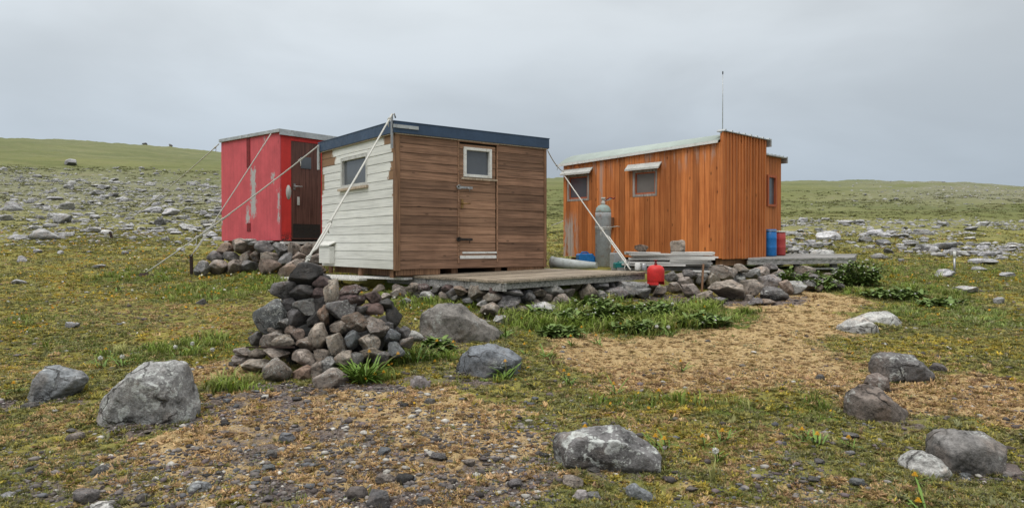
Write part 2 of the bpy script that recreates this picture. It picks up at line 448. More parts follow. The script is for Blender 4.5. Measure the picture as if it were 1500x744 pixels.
def _ground():
    m, t = mat_new('tundra_ground')
    p = t.coord()
    zc = t.n('ShaderNodeAttribute', attribute_name='zone')
    sp = t.n('ShaderNodeSeparateColor', {0: zc.outputs[0]}).outputs
    tan, lush, grav = sp[0], sp[1], sp[2]
    y = t.xyz(p)[1]
    far = t.ramp(y, 14, 45)
    n0 = t.noise(p, .35, 5, .6); n1 = t.noise(p, 1.7, 6, .65); n2 = t.noise(p, 8.0, 6, .7); n3 = t.noise(p, 38.0, 5, .75); n4 = t.noise(p, 130.0, 3, .7)
    olive = t.mix(t.ramp(n2, .35, .65), (.125, .13, .036), (.26, .255, .072))
    olive = t.mix(t.ramp(n1, .42, .66), olive, (.32, .28, .07))
    olive = t.mix(t.ramp(n3, .5, .68, 0, .7), olive, (.24, .19, .10))
    green = t.mix(n3, (.075, .105, .022), (.185, .225, .05))
    tanc = t.mix(t.ramp(n3, .35, .7), (.35, .25, .12), (.60, .44, .235))
    tanc = t.mix(t.ramp(n2, .52, .70, 0, .6), tanc, (.40, .30, .10))
    gr = t.mix(t.ramp(n3, .4, .65), (.085, .066, .058), (.26, .215, .19))
    e = t.math('ADD', t.math('MULTIPLY', t.math('SUBTRACT', n1, .5), .55), t.math('MULTIPLY', t.math('SUBTRACT', n2, .5), .8))
    e = t.math('ADD', e, t.math('MULTIPLY', t.math('SUBTRACT', n3, .5), .5))
    near = t.mix(t.ramp(t.math('ADD', tan, e), .38, .62), olive, tanc)
    near = t.mix(t.ramp(t.math('ADD', lush, e), .40, .62), near, green)
    near = t.mix(t.ramp(t.math('ADD', t.math('MULTIPLY', grav, .85), t.math('MULTIPLY', e, 1.5)), .40, .66), near, gr)
    near = t.mix(t.ramp(t.math('ADD', n3, t.math('MULTIPLY', n4, .4)), .66, .50, 0, .55), near, (.030, .023, .016))
    # hillside further off: sedge green, brownish streaks, stones reading as pale flecks
    st = t.noise(t.scale(p, (.05, .16, .1)), 1.0, 6, .68, .6)
    hill = t.mix(t.ramp(st, .36, .66), (.118, .132, .048), (.178, .182, .074))
    hill = t.mix(t.ramp(n0, .52, .75, 0, .55), hill, (.195, .165, .09))
    hill = t.mix(t.ramp(n1, .45, .7, 0, .5), hill, (.125, .150, .048))
    hill = t.mix(t.ramp(t.noise(t.scale(p, (.10, .75, .4)), 1.0, 6, .7, .5), .58, .72, 0, .6), hill, (.070, .078, .030))
    fl = t.ramp(t.n('ShaderNodeTexVoronoi', {'Vector': p, 'Scale': 1.1}).outputs[0], .22, .14)
    stony = zc.outputs[3]
    hill = t.mix(t.math('MULTIPLY', fl, stony), hill, t.mix(n2, (.24, .235, .23), (.46, .45, .44)))
    hill = t.mix(t.math('MULTIPLY', stony, .4), hill, t.mix(n3, (.19, .175, .145), (.30, .285, .25)))
    hill = t.mix(t.ramp(y, 70, 160, 0, .15), hill, (.2, .22, .19))  # distance haze painted into the hill colour, paler towards the skyline
    cc = t.mix(far, near, hill)
    h = t.math('ADD', t.math('MULTIPLY', n2, .5), t.math('ADD', t.math('MULTIPLY', n3, .4), t.math('MULTIPLY', n4, .18)))
    t.out(cc, .95, t.math('MULTIPLY', h, t.ramp(y, 14, 30, 1.0, .55)), .9, .05, 0, .1)
    return m
M['ground'] = _ground()

# ------------------------------------------------------------------ camera, sky, sun
cam = bpy.data.cameras.new('camera'); cam.sensor_width = 36; cam.lens = 36 * F / 1500; cam.clip_start = .05; cam.clip_end = 3000
co = bpy.data.objects.new('camera', cam); col.objects.link(co)
co.location = (0, 0, EYE); co.rotation_euler = (math.pi / 2 - PITCH, 0, 0)
scene.camera = co
scene.view_settings.view_transform = 'Standard'; scene.view_settings.look = 'None'; scene.view_settings.exposure = 0
SUN_EL, SUN_AZ = math.radians(58), math.radians(-150)      # azimuth measured from +Y towards +X
w = bpy.data.worlds.new('World'); scene.world = w
w.use_nodes = True; t = NT(w)
sky = t.n('ShaderNodeTexSky', sky_type='NISHITA', sun_disc=False, sun_elevation=SUN_EL, sun_rotation=SUN_AZ, air_density=1.0, dust_density=4.0)
d = t.coord('Generated'); dz = t.xyz(d)[2]; dx = t.xyz(d)[0]
cl = t.noise(t.scale(d, (1.5, 1.5, 4.0)), 1.6, 5, .5, .3)
cl2 = t.noise(t.scale(d, (1.2, 1.2, 2.5)), .9, 3, .5)
grad = t.mix(t.ramp(dz, .0, .42), (.41, .48, .555), (.70, .745, .775))
grad = t.mix(t.ramp(dz, .38, 1.0), grad, (2.0, 1.98, 1.94))
side = t.math('ADD', t.ramp(dx, -.65, .25, 1.18, .98), t.math('ADD', t.ramp(cl, .3, .7, -.10, .10), t.ramp(cl2, .3, .7, -.10, .09)))
cloud = t.mix(1.0, grad, t.n('ShaderNodeCombineXYZ', {0: side, 1: side, 2: side}).outputs[0], 'MULTIPLY')
b1 = t.n('ShaderNodeBackground', {0: sky.outputs[0], 1: .07}); b2 = t.n('ShaderNodeBackground', {0: cloud, 1: 1.0})
ms = t.n('ShaderNodeMixShader', {0: .93, 1: b1.outputs[0], 2: b2.outputs[0]})
t.n('ShaderNodeOutputWorld', {0: ms.outputs[0]})
sl = bpy.data.lights.new('sun', 'SUN'); sl.energy = 1.1; sl.angle = math.radians(28); sl.color = (1, .965, .92)
so = bpy.data.objects.new('sun', sl); col.objects.link(so)
sd = Vector((math.sin(SUN_AZ) * math.cos(SUN_EL), math.cos(SUN_AZ) * math.cos(SUN_EL), math.sin(SUN_EL)))
so.rotation_euler = sd.to_track_quat('Z', 'Y').to_euler(); so.location = (0, 0, 30)

# ------------------------------------------------------------------ vegetation zones on the ground (ellipses: centre and half sizes, from photo pixels)
def zone_list(L):
    o = []
    for px, py, rx, ry, *k in L:
        g = ground(px, py); a = ground(px, max(py - ry, 345)); b = ground(px, py + ry)
        o.append((g.x, g.y, rx * g.y / F, max((a.y - b.y) / 2, .08), k[0] if k else 1.0, (a.y + b.y) / 2))
    return o
Z_TAN = zone_list([(1150, 468, 110, 30), (1050, 512, 180, 36), (1000, 545, 160, 24), (1240, 555, 160, 30), (1400, 590, 130, 34), (820, 690, 90, 30, .45), (900, 620, 90, 16, .4), (1080, 660, 120, 24, .42), (1250, 720, 120, 20, .45), (760, 590, 70, 12, .45), (180, 460, 90, 20, .35), (60, 620, 60, 20, .45), (905, 515, 90, 22), (1190, 440, 75, 14), (1480, 600, 90, 44), (1440, 565, 90, 24),
                   (480, 608, 200, 42), (620, 650, 170, 45), (560, 588, 190, 22), (330, 650, 120, 36, .9), (700, 615, 110, 34), (400, 700, 220, 36, .85), (640, 715, 200, 34, .8), (230, 700, 140, 30, .5), (290, 555, 60, 25, .7), (1130, 720, 200, 26, .5), (90, 670, 90, 30, .5), (950, 560, 60, 10, .6), (60, 545, 90, 22, .4), (330, 470, 90, 25, .35)])
Z_LUSH = zone_list([(900, 462, 150, 28), (800, 470, 90, 24), (1030, 462, 75, 20), (545, 540, 55, 24), (640, 520, 60, 16), (740, 545, 40, 12), (355, 420, 90, 22), (320, 430, 80, 14), (620, 440, 60, 22), (590, 425, 34, 22),
                   (370, 570, 48, 16), (1250, 398, 55, 22), (1330, 428, 90, 20), (1400, 466, 100, 14), (1170, 405, 50, 22), (1130, 600, 110, 14, .8), (930, 588, 90, 14, .6), (200, 405, 70, 14, .7), (260, 515, 120, 14, .7), (60, 470, 60, 12, .4),
                   (1300, 400, 90, 30, .6), (700, 455, 60, 12, .6), (1440, 400, 80, 20, .5), (1000, 690, 60, 14, .5), (130, 500, 60, 12, .5), (1090, 560, 60, 8, .4)])
Z_GRAV = zone_list([(380, 600, 80, 22, .7), (430, 660, 150, 40, .7), (720, 705, 130, 34, .7), (550, 722, 170, 26, .85), (650, 558, 90, 12, .6), (345, 525, 26, 22), (900, 705, 110, 34, .6), (225, 622, 100, 14), (470, 572, 120, 12), (300, 690, 120, 40, .5),
                   (450, 660, 330, 95, .5), (720, 690, 260, 60, .55), (1000, 720, 260, 40, .4), (120, 660, 150, 60, .3), (720, 590, 60, 20, .4), (1060, 440, 160, 7), (720, 462, 60, 12, .7), (1290, 610, 90, 14, .6), (1420, 690, 90, 14, .8), (150, 725, 150, 22, .6), (1180, 700, 120, 30, .4), (80, 590, 70, 8, .8), (720, 552, 60, 8, .8), (660, 500, 80, 8, .7)])
def zval(L, x, y):
    r = np.zeros_like(x)
    for gx, gy, rx, ry, k, cy in L:
        q = ((x - gx) / rx) ** 2 + ((y - cy) / ry) ** 2
        r = np.maximum(r, k * (1 - sm(.35, 1.6, q)))
    return r
def zones(x, y):
    wx = x + (fbm(x * 1.6, y * 1.6, 31) - .5) * .7; wy = y + (fbm(x * 1.6, y * 1.6, 37) - .5) * .9
    return zval(Z_TAN, wx, wy), zval(Z_LUSH, wx, wy), zval(Z_GRAV, wx, wy)
def stony(x, y):
    """how stony the far ground is: a belt across the left slope, a band and the upper slope on the right"""
    u = x / np.maximum(y, 5)
    left = sm(-.12, -.3, u) * sm(17, 27, y) * sm(78, 60, y)
    r1 = sm(.26, .34, u) * sm(15, 20, y) * sm(38, 29, y)
    r2 = sm(.38, .62, u) * sm(42, 70, y)
    n = fbm(x * .08, y * .08, 55)
    return np.clip(left * .9 + r1 * sm(.1, .4, n) + r2 * .95 * sm(.32, .52, n) + .12 * sm(.5, .7, n) * sm(20, 40, y), 0, 1)

# ------------------------------------------------------------------ ground: one sheet out past the skyline
def build_ground():
    ys = [-12, -8, -5, -3, -1.5, -.5, .4, 1.2, 1.9, 2.5]
    y = 2.9
    while y < 520:
        ys.append(y); y += max(.022, .0052 * y) if y < 16 else .0085 * y if y < 60 else .014 * y
    ys = np.array(ys)
    us = np.concatenate([np.linspace(-2.6, -.95, 22)[:-1], np.linspace(-.95, .95, 620), np.linspace(.95, 2.6, 22)[1:]])
    U, Y = np.meshgrid(us, ys)
    X = U * (np.maximum(Y, 0) + 1.0) + np.sign(U) * np.maximum(np.abs(U) - .95, 0) * 25
    Z = H(X, Y)
    nr = 1 - sm(14, 26, Y)
    Z = Z + nr * ((fbm(X * 5, Y * 5, 9) - .5) * .045 + (fbm(X * 19, Y * 19, 12, 3) - .5) * .026)
    Z = Z + sm(14, 26, Y) * (fbm(X * 1.1, Y * 1.1, 14) - .5) * .12
    m, n = X.shape
    V = np.stack([X, Y, Z], 2).reshape(-1, 3).astype(np.float32)
    idx = np.arange(m * n).reshape(m, n)
    Q = np.stack([idx[:-1, :-1], idx[:-1, 1:], idx[1:, 1:], idx[1:, :-1]], 2).reshape(-1, 4).astype(np.int32)
    me = bpy.data.meshes.new('ground')
    me.vertices.add(len(V)); me.vertices.foreach_set('co', V.ravel())
    me.loops.add(len(Q) * 4); me.loops.foreach_set('vertex_index', Q.ravel())
    me.polygons.add(len(Q)); me.polygons.foreach_set('loop_start', np.arange(0, len(Q) * 4, 4, dtype=np.int32))
    me.polygons.foreach_set('loop_total', np.full(len(Q), 4, np.int32))
    me.polygons.foreach_set('use_smooth', np.ones(len(Q), bool))
    me.update(calc_edges=True)
    x, y = X.ravel(), Y.ravel()
    a, b, c = zones(x, y); s = stony(x, y)
    at_ = me.color_attributes.new('zone', 'FLOAT_COLOR', 'POINT')
    at_.data.foreach_set('color', np.stack([a, b, c, s], 1).astype(np.float32).ravel())
    tag(link('ground', me, M['ground']), kind='structure')
build_ground()

# ------------------------------------------------------------------ stones
def rock_mesh(name, seed, sub=4, cuts=9, flat=0.0, rough=.05, soft=.9):
    r = random.Random(seed)
    bm = bmesh.new(); bmesh.ops.create_icosphere(bm, subdivisions=sub, radius=1)
    P = []
    for k in range(cuts):
        n = Vector((r.gauss(0, 1), r.gauss(0, 1), r.gauss(0, .9))).normalized(); P.append((n, r.uniform(.48, .84)))
    if flat: P += [(Vector((r.uniform(-.15, .15), r.uniform(-.15, .15), 1)).normalized(), flat), (Vector((0, 0, -1)), flat)]
    o = Vector((r.uniform(0, 50), r.uniform(0, 50), r.uniform(0, 50)))
    for v in bm.verts:
        p = v.co.copy()
        for n, dd in P:
            e = p.dot(n) - dd
            if e > 0: p -= n * e * soft
        dn = p.normalized()
        p += dn * (mn.fractal(p * 1.6 + o, .9, 2.0, 3) * rough * 1.6 + mn.fractal(p * 6 + o, .8, 2.1, 3) * rough * .6 + mn.fractal(p * 15 + o, .8, 2.1, 2) * rough * .25)
        v.co = p
    lo = Vector([min(v.co[i] for v in bm.verts) for i in range(3)]); hi = Vector([max(v.co[i] for v in bm.verts) for i in range(3)])
    for v in bm.verts:
        v.co = Vector([(v.co[i] - (lo[i] + hi[i]) / 2) / (hi[i] - lo[i]) for i in range(3)])
    for f in bm.faces: f.smooth = True
    me = bpy.data.meshes.new(name); bm.to_mesh(me); bm.free()
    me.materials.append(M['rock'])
    return me
ROUND = [rock_mesh('stone', 100 + i, 4, 13, 0, .055, .95) for i in range(12)]
ANG = [rock_mesh('stone', 200 + i, 4, 17, 0, .04, 1.0) for i in range(12)]
SLAB = [rock_mesh('stone', 300 + i, 4, 14, .5, .04, 1.0) for i in range(6)]
LOWR = [rock_mesh('stone', 400 + i, 3, 15, .5 if i % 2 else 0, .05, 1.0) for i in range(12)]

def hull_rock(name, pts, depth, thick, colr, lichen=.3, seed=1, front=.62, rough=.02, bulge=.0, sink=.05):
    """a boulder with the given outline (photo pixels, at that depth): hull of outline, a smaller front and back outline, then roughened"""
    r = random.Random(seed)
    P = [at(x, y, depth) for x, y in pts]
    c = sum(P, Vector()) / len(P)
    zmin = min(p.z for p in P)
    bm = bmesh.new()
    for p in P:
        bm.verts.new(p - c)
        for sgn, k in ((-1, front), (1, .55)):
            q = (p - c); kk = k * r.uniform(.70, 1.18)
            q = Vector((q.x * kk, sgn * thick * r.uniform(.6, 1.1), q.z * (kk if q.z > 0 else 1.0) - (.0 if sgn < 0 else .0)))
            bm.verts.new(q)
    for p in P:
        if p.z < zmin + .1:
            for yy in (-thick * .5, thick * .5): bm.verts.new(Vector(((p - c).x * .9, yy, zmin - c.z - sink)))
    g = bmesh.ops.convex_hull(bm, input=bm.verts)
    bmesh.ops.delete(bm, geom=[v for v in bm.verts if not v.link_faces], context='VERTS')
    bmesh.ops.triangulate(bm, faces=bm.faces[:])
    for k in range(5):
        L = max((v.co for v in bm.verts), key=lambda q: q.length).length * (.5, .28, .16, .1, .06)[k]
        es = [e for e in bm.edges if e.calc_length() > L]
        if es: bmesh.ops.subdivide_edges(bm, edges=es, cuts=1); bmesh.ops.triangulate(bm, faces=bm.faces[:])
    S0 = [(v.co.copy()) for v in bm.verts]
    for q_ in range(16):
        nn_ = Vector((r.gauss(0, 1), r.gauss(-.4, 1), r.gauss(.3, .8))).normalized()
        mx = max(p_.dot(nn_) for p_ in S0) * r.uniform(.875, .975)
        for v in bm.verts:
            e_ = v.co.dot(nn_) - mx
            if e_ > 0: v.co -= nn_ * e_
    for k in range(1): bmesh.ops.smooth_vert(bm, verts=bm.verts, factor=.25, use_axis_x=True, use_axis_y=True, use_axis_z=True)
    bm.normal_update()
    o3 = Vector((seed * 3.1, seed * 1.7, seed))
    S = max((v.co for v in bm.verts), key=lambda q: q.length).length
    for v in bm.verts:
        q = v.co / S
        v.co = v.co + v.normal * S * (mn.fractal(q * 2.2 + o3, .9, 2, 3) * rough * 2.2 + mn.fractal(q * 8 + o3, .7, 2.1, 4) * rough * .9 + (abs(mn.noise(q * 4 + o3 * 2)) - .25) * rough * .6)
    for f in bm.faces: f.smooth = True
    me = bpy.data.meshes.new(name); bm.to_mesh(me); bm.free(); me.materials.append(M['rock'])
    o = bpy.data.objects.new(name, me); col.objects.link(o); o.location = c
    o.color = (*colr, lichen)
    return o

GREY = (.225, .22, .212); DGREY = (.145, .136, .13); BRG = (.25, .212, .178); PALE = (.31, .30, .282); BLUEG = (.17, .178, .184); BRN = (.215, .165, .132); RED = (.14, .096, .088); DRED = (.098, .07, .065); TANS = (.31, .262, .215); BLK = (.058, .055, .053); ORG = (.265, .185, .14); PURP = (.205, .185, .18)

BOULD = []
def B(pts, lab, colr, lichen, seed, thick, depth=None, front=.62, rough=.02, group=None):
    by = max(p[1] for p in pts); xs = [p[0] for p in pts]
    if depth is None: depth = ground((min(xs) + max(xs)) / 2, by - 4).y + thick * .55
    BOULD.append(((at(min(xs), by, depth).x + at(max(xs), by, depth).x) / 2, depth, (at(max(xs), by, depth).x - at(min(xs), by, depth).x) / 2, thick))
    o = hull_rock('boulder', pts, depth, thick, colr, lichen, seed, front, rough)
    return tag(o, lab, 'boulder', group)
B([(144, 600), (148, 585), (170, 566), (196, 546), (222, 524), (262, 527), (275, 532), (279, 562), (294, 590), (292, 606), (230, 620), (165, 618)], 'big hunched grey boulder densely spotted with white lichen, left of the cairn', GREY, .95, 3, .26, None, .72)
B([(46, 578), (58, 556), (66, 535), (88, 534), (118, 545), (133, 553), (118, 566), (95, 582), (66, 588)], 'blue-grey angular boulder in moss left of the lichen-spotted boulder', BLUEG, .45, 5, .18)
B([(612, 456), (640, 452), (654, 440), (672, 443), (690, 456), (712, 470), (738, 488), (741, 500), (690, 504), (640, 503), (616, 498)], 'large grey-brown boulder behind and right of the cairn below the deck', (.16, .147, .132), .25, 7, .30, None, .66, .022)
B([(668, 540), (672, 520), (690, 508), (715, 503), (745, 509), (768, 524), (762, 540), (730, 553), (690, 552)], 'dark slate-grey boulder with domed top in front of the larger boulder', (.11, .118, .128), .3, 9, .2)
B([(807, 655), (815, 638), (840, 629), (880, 624), (906, 622), (935, 640), (968, 655), (972, 668), (930, 678), (865, 688), (812, 668)], 'low flat boulder mottled with white lichen at bottom centre', (.13, .124, .122), .8, 12, .2, None, .75)
B([(1272, 538), (1278, 520), (1290, 515), (1335, 517), (1352, 530), (1366, 545), (1350, 554), (1310, 560), (1280, 550)], 'flat-topped grey boulder on tan moss behind two brown stones', (.115, .108, .104), .3, 14, .22, None, .72)
B([(1265, 562), (1270, 549), (1284, 545), (1300, 551), (1303, 566), (1290, 575), (1272, 571)], 'small round brown stone between two boulders on the right', (.13, .105, .092), .2, 16, .1)
B([(1234, 590), (1238, 572), (1262, 563), (1285, 568), (1305, 585), (1330, 603), (1320, 616), (1280, 618), (1242, 605)], 'brown wedge-shaped boulder just below the small round stone', (.125, .104, .090), .25, 18, .18)
B([(1364, 655), (1370, 640), (1380, 629), (1440, 631), (1472, 648), (1460, 672), (1430, 692), (1395, 684), (1370, 668)], 'squarish grey boulder with pale flat top at the lower right', (.135, .127, .12), .25, 20, .2, None, .8)
B([(1315, 680), (1330, 665), (1350, 660), (1378, 672), (1392, 690), (1370, 696), (1330, 692)], 'pale low boulder covered in lichen beside the squarish boulder', PALE, .9, 22, .15)
B([(1450, 690), (1465, 682), (1490, 681), (1498, 694), (1480, 700), (1455, 699)], 'low dark brown stone at the foot of the squarish boulder', (.13, .105, .095), .2, 24, .1)
B([(1225, 478), (1245, 467), (1262, 464), (1280, 473), (1284, 486), (1255, 490), (1230, 487)], 'pale flat outcrop stone at edge of the tan path, nearer one', PALE, .75, 26, .25)
B([(1250, 467), (1275, 457), (1300, 456), (1322, 470), (1300, 477), (1268, 474)], 'pale flat outcrop stone at edge of the tan path, farther one', PALE, .7, 28, .25)
B([(600, 560), (606, 551), (620, 549), (631, 562), (622, 572), (606, 568)], 'small purple-grey stone right of the dandelion clump', PURP, .1, 30, .06)
B([(1360, 540), (1368, 531), (1382, 533), (1393, 545), (1380, 548), (1366, 546)], 'small dark stone at the right end of the flat-topped boulder', (.09, .08, .075), .1, 32, .06)
B([(407, 640), (413, 632), (428, 634), (434, 644), (428, 651), (412, 649)], 'small dark pointed stone on gravelly moss left of bottom centre', (.085, .085, .09), .1, 34, .05)
B([(505, 722), (512, 712), (532, 711), (541, 722), (530, 733), (512, 731)], 'dark stone half buried at the bottom edge below the cairn', (.07, .06, .055), .05, 36, .06)
B([(917, 712), (928, 706), (950, 720), (966, 731), (945, 734), (925, 724)], 'thin blue-grey slab fragment at the bottom right of centre', BLUEG, .2, 38, .05)
B([(838, 726), (846, 716), (860, 717), (866, 728), (856, 735), (842, 733)], 'pinkish grey pebble-sized stone at the bottom edge right of centre', PURP, .4, 40, .05)
B([(272, 716), (284, 704), (305, 706), (313, 714), (298, 723), (278, 724)], 'grey angular stone in the tan moss at lower left', (.14, .145, .15), .4, 42, .06)
B([(132, 738), (145, 734), (165, 735), (172, 742), (160, 752), (138, 752)], 'pale grey stone cut by the bottom edge at left', PALE, .3, 44, .06)
B([(0, 725), (6, 720), (20, 721), (26, 727), (14, 733), (2, 732)], 'flat grey stone at the bottom left corner', (.2, .2, .21), .3, 46, .05)

CW = {GREY: 'grey', DGREY: 'dark grey', BRG: 'grey-brown', PALE: 'pale grey', BLUEG: 'blue-grey', BRN: 'brown', RED: 'reddish', DRED: 'dark reddish', TANS: 'tan', BLK: 'blackish', ORG: 'orange-brown', PURP: 'purplish'}
def stone(name, mesh, c, size, yaw, colr, lichen, lab, cat, group, roll=0.0, pitch=0.0):
    o = bpy.data.objects.new(name, mesh); col.objects.link(o)
    o.location = c; o.scale = size; o.rotation_euler = (pitch, roll, yaw)
    k = rnd.uniform(.85, 1.15)
    o.color = (colr[0] * k, colr[1] * k, colr[2] * k * rnd.uniform(.96, 1.04), lichen)
    return tag(o, lab, cat, group)

# the cairn, stone by stone: centre and size in pixels of the photo's enlarged cairn, colour, shape, lichen
CA = [(385, 112, 165, 120, BLK, 'a', 0, 'blackish angular stone topping the cairn'), (478, 158, 100, 75, DRED, 'a', 0, 'dark reddish stone just right of the cairn top'),
      (272, 200, 130, 105, DGREY, 'a', .2, 'grey pointed stone on the upper left of the cairn'), (365, 212, 130, 90, BLK, 'a', 0, 'black slab just under the cairn top'),
      (378, 280, 125, 85, GREY, 's', .1, 'slab with pale flat top and dark edge in the upper cairn'), (215, 330, 180, 180, (.12, .125, .128), 'a', .25, 'big leaning grey slab on the left flank of the cairn'),
      (335, 330, 115, 110, DGREY, 'a', .1, ''), (508, 205, 90, 130, TANS, 's', 0, 'brownish tilted slab right of the cairn top'), (605, 200, 125, 60, RED, 's', 0, 'reddish flat stone high on the right shoulder of the cairn'),
      (730, 235, 90, 70, DRED, 'a', 0, ''), (565, 290, 165, 100, DGREY, 's', 0, 'dark wide slab across the middle of the cairn'), (630, 250, 120, 55, RED, 's', 0, ''), (725, 292, 120, 60, RED, 's', 0, 'reddish flat stone tilted on the right of the cairn'),
      (790, 275, 95, 70, BLK, 'r', 0, ''), (838, 335, 90, 110, BLK, 'r', 0, 'black knobbly stone at the right edge of the cairn'), (475, 325, 65, 110, ORG, 's', 0, 'orange-brown upright stone in the middle of the cairn'),
      (553, 388, 100, 85, BRG, 'r', .1, ''), (640, 358, 140, 100, BRN, 'r', 0, ''), (748, 388, 130, 120, BRG, 'r', .1, 'large grey-brown rounded stone right of the cairn centre'), (830, 430, 90, 85, BLUEG, 'r', .3, ''),
      (455, 435, 95, 140, TANS, 'r', 0, 'tall tan upright stone at the cairn centre'), (537, 478, 100, 125, BRG, 'a', .1, 'tall grey-brown faceted stone below the cairn centre'), (624, 452, 85, 100, BLUEG, 'r', .1, 'blue-grey egg-shaped stone right of the cairn centre'), (712, 472, 110, 100, BRG, 'r', .6, 'stone with white lichen cap low on the right of the cairn'),
      (850, 503, 90, 90, BLUEG, 'r', .3, ''), (375, 476, 115, 75, BRN, 'r', 0, ''), (375, 548, 120, 95, TANS, 'r', .2, 'pale tan round stone low at the cairn front'), (470, 536, 90, 75, BRG, 'r', .1, ''),
      (360, 630, 108, 84, ORG, 'r', 0, 'orange-brown round stone at the foot of the cairn'), (515, 652, 160, 115, BRG, 'a', .55, 'broad lichen-flecked stone at the foot of the cairn'), (500, 580, 100, 85, GREY, 'a', .3, ''),
      (235, 612, 145, 135, BRG, 'r', .15, 'pinkish grey boulder at the lower left foot of the cairn'), (265, 460, 130, 75, BRG, 'r', .1, ''), (205, 452, 115, 95, BRG, 'r', .1, ''), (132, 447, 80, 78, DGREY, 'r', .2, ''), (340, 426, 80, 66, BRN, 'r', 0, ''),
      (305, 400, 66, 55, BRN, 'r', 0, ''), (265, 370, 88, 76, DGREY, 'r', 0, ''), (215, 402, 100, 58, BRG, 'r', .1, ''), (120, 588, 160, 78, BRG, 'a', .6, 'low lichen-covered stone at the far left foot of the cairn'), (48, 552, 95, 56, BRG, 'a', .4, ''),
      (60, 515, 86, 46, BRG, 'r', .2, ''), (232, 525, 120, 66, BRG, 'r', .1, ''), (130, 525, 95, 56, BRG, 'r', .1, ''), (588, 550, 110, 90, BRG, 'r', .2, ''), (772, 545, 90, 70, DGREY, 'r', .3, ''), (722, 520, 100, 66, BRG, 'r', .2, ''),
      (893, 415, 64, 66, DGREY, 'r', .2, ''), (432, 662, 66, 42, BRN, 'a', 0, ''), (955, 432, 80, 56, PALE, 'a', .9, 'pale lichen-crusted rubble stone just right of the cairn'), (905, 468, 80, 60, BRG, 'a', .5, ''), (640, 560, 90, 90, DGREY, 'r', .1, ''),
      (430, 345, 60, 90, BLK, 'a', 0, ''), (680, 300, 90, 50, DGREY, 's', 0, ''), (300, 270, 90, 70, BLK, 'a', 0, ''), (585, 240, 100, 60, DRED, 's', 0, ''), (450, 210, 90, 60, DRED, 's', 0, ''), (810, 385, 70, 60, DGREY, 'r', .1, ''), (440, 600, 90, 80, BRG, 'a', .3, '')]
cb = ground(340 + 470 / 3.543, 370 + 660 / 3.543).y           # the cairn's front foot
for i, (zx, zy, zw, zh, c_, sh, li, lab) in enumerate(CA):
    px, py = 340 + zx / 3.543, 370 + zy / 3.543
    hgt = max(0, (670 - zy) / 560)                          # 0 at the foot, 1 at the top
    edge = min(1, abs(zx - 450) / 480)
    dpt = cb + .06 + hgt * .50 + edge ** 2 * (.38 * (1 - .5 * hgt))
    bot = ground(px, py + zh / 3.543 / 2)
    dpt = min(dpt, bot.y + .12)
    sx = zw / 3.543 * dpt / F * 1.06; sz = zh / 3.543 * dpt / F * 1.06
    mesh = {'r': ROUND, 'a': ANG, 's': SLAB}[sh][i % (6 if sh == 's' else 12)]
    sy = max(sx, sz) * rnd.uniform(.85, 1.15)
    if not lab:
        size = 'small' if zw < 85 else 'large' if zw > 125 else 'middle-sized'
        row = 'foot' if zy > 560 else 'lower half' if zy > 430 else 'upper half' if zy > 260 else 'top'
        side = 'left' if zx < 330 else 'right' if zx > 580 else 'front'
        lab = f"{size} {CW.get(c_, 'grey')} stone in the {row} of the cairn, {side} side"
    stone('cairn_stone', mesh, at(px, py, dpt), (sx, sy, sz), rnd.uniform(-.35, .35), c_, max(li, rnd.choice((0, .15, .35, .5)) if c_ not in (BLK, DRED) else 0), lab, 'cairn stone', 'stones stacked in the cairn', rnd.uniform(-.12, .12))
for (x, y, z, s) in ((0, .42, .18, .62), (-.28, .40, .15, .42), (.30, .42, .15, .44), (-.06, .46, .5, .46), (.05, .9, .2, .7), (-.4, .7, .15, .5), (.4, .75, .18, .5), (-.10, .52, .70, .28)):
    c0 = at(462, 560, cb)
    p = Vector((c0.x + x, cb + y + .12, Hs(c0.x + x, cb + y) + z))
    stone('cairn_stone', ROUND[rnd.randrange(12)], p, (s, s * .8, s * .8), rnd.uniform(0, 6), BLK, 0, 'dark stone deep inside the cairn behind the outer stones', 'cairn stone', 'stones stacked in the cairn')

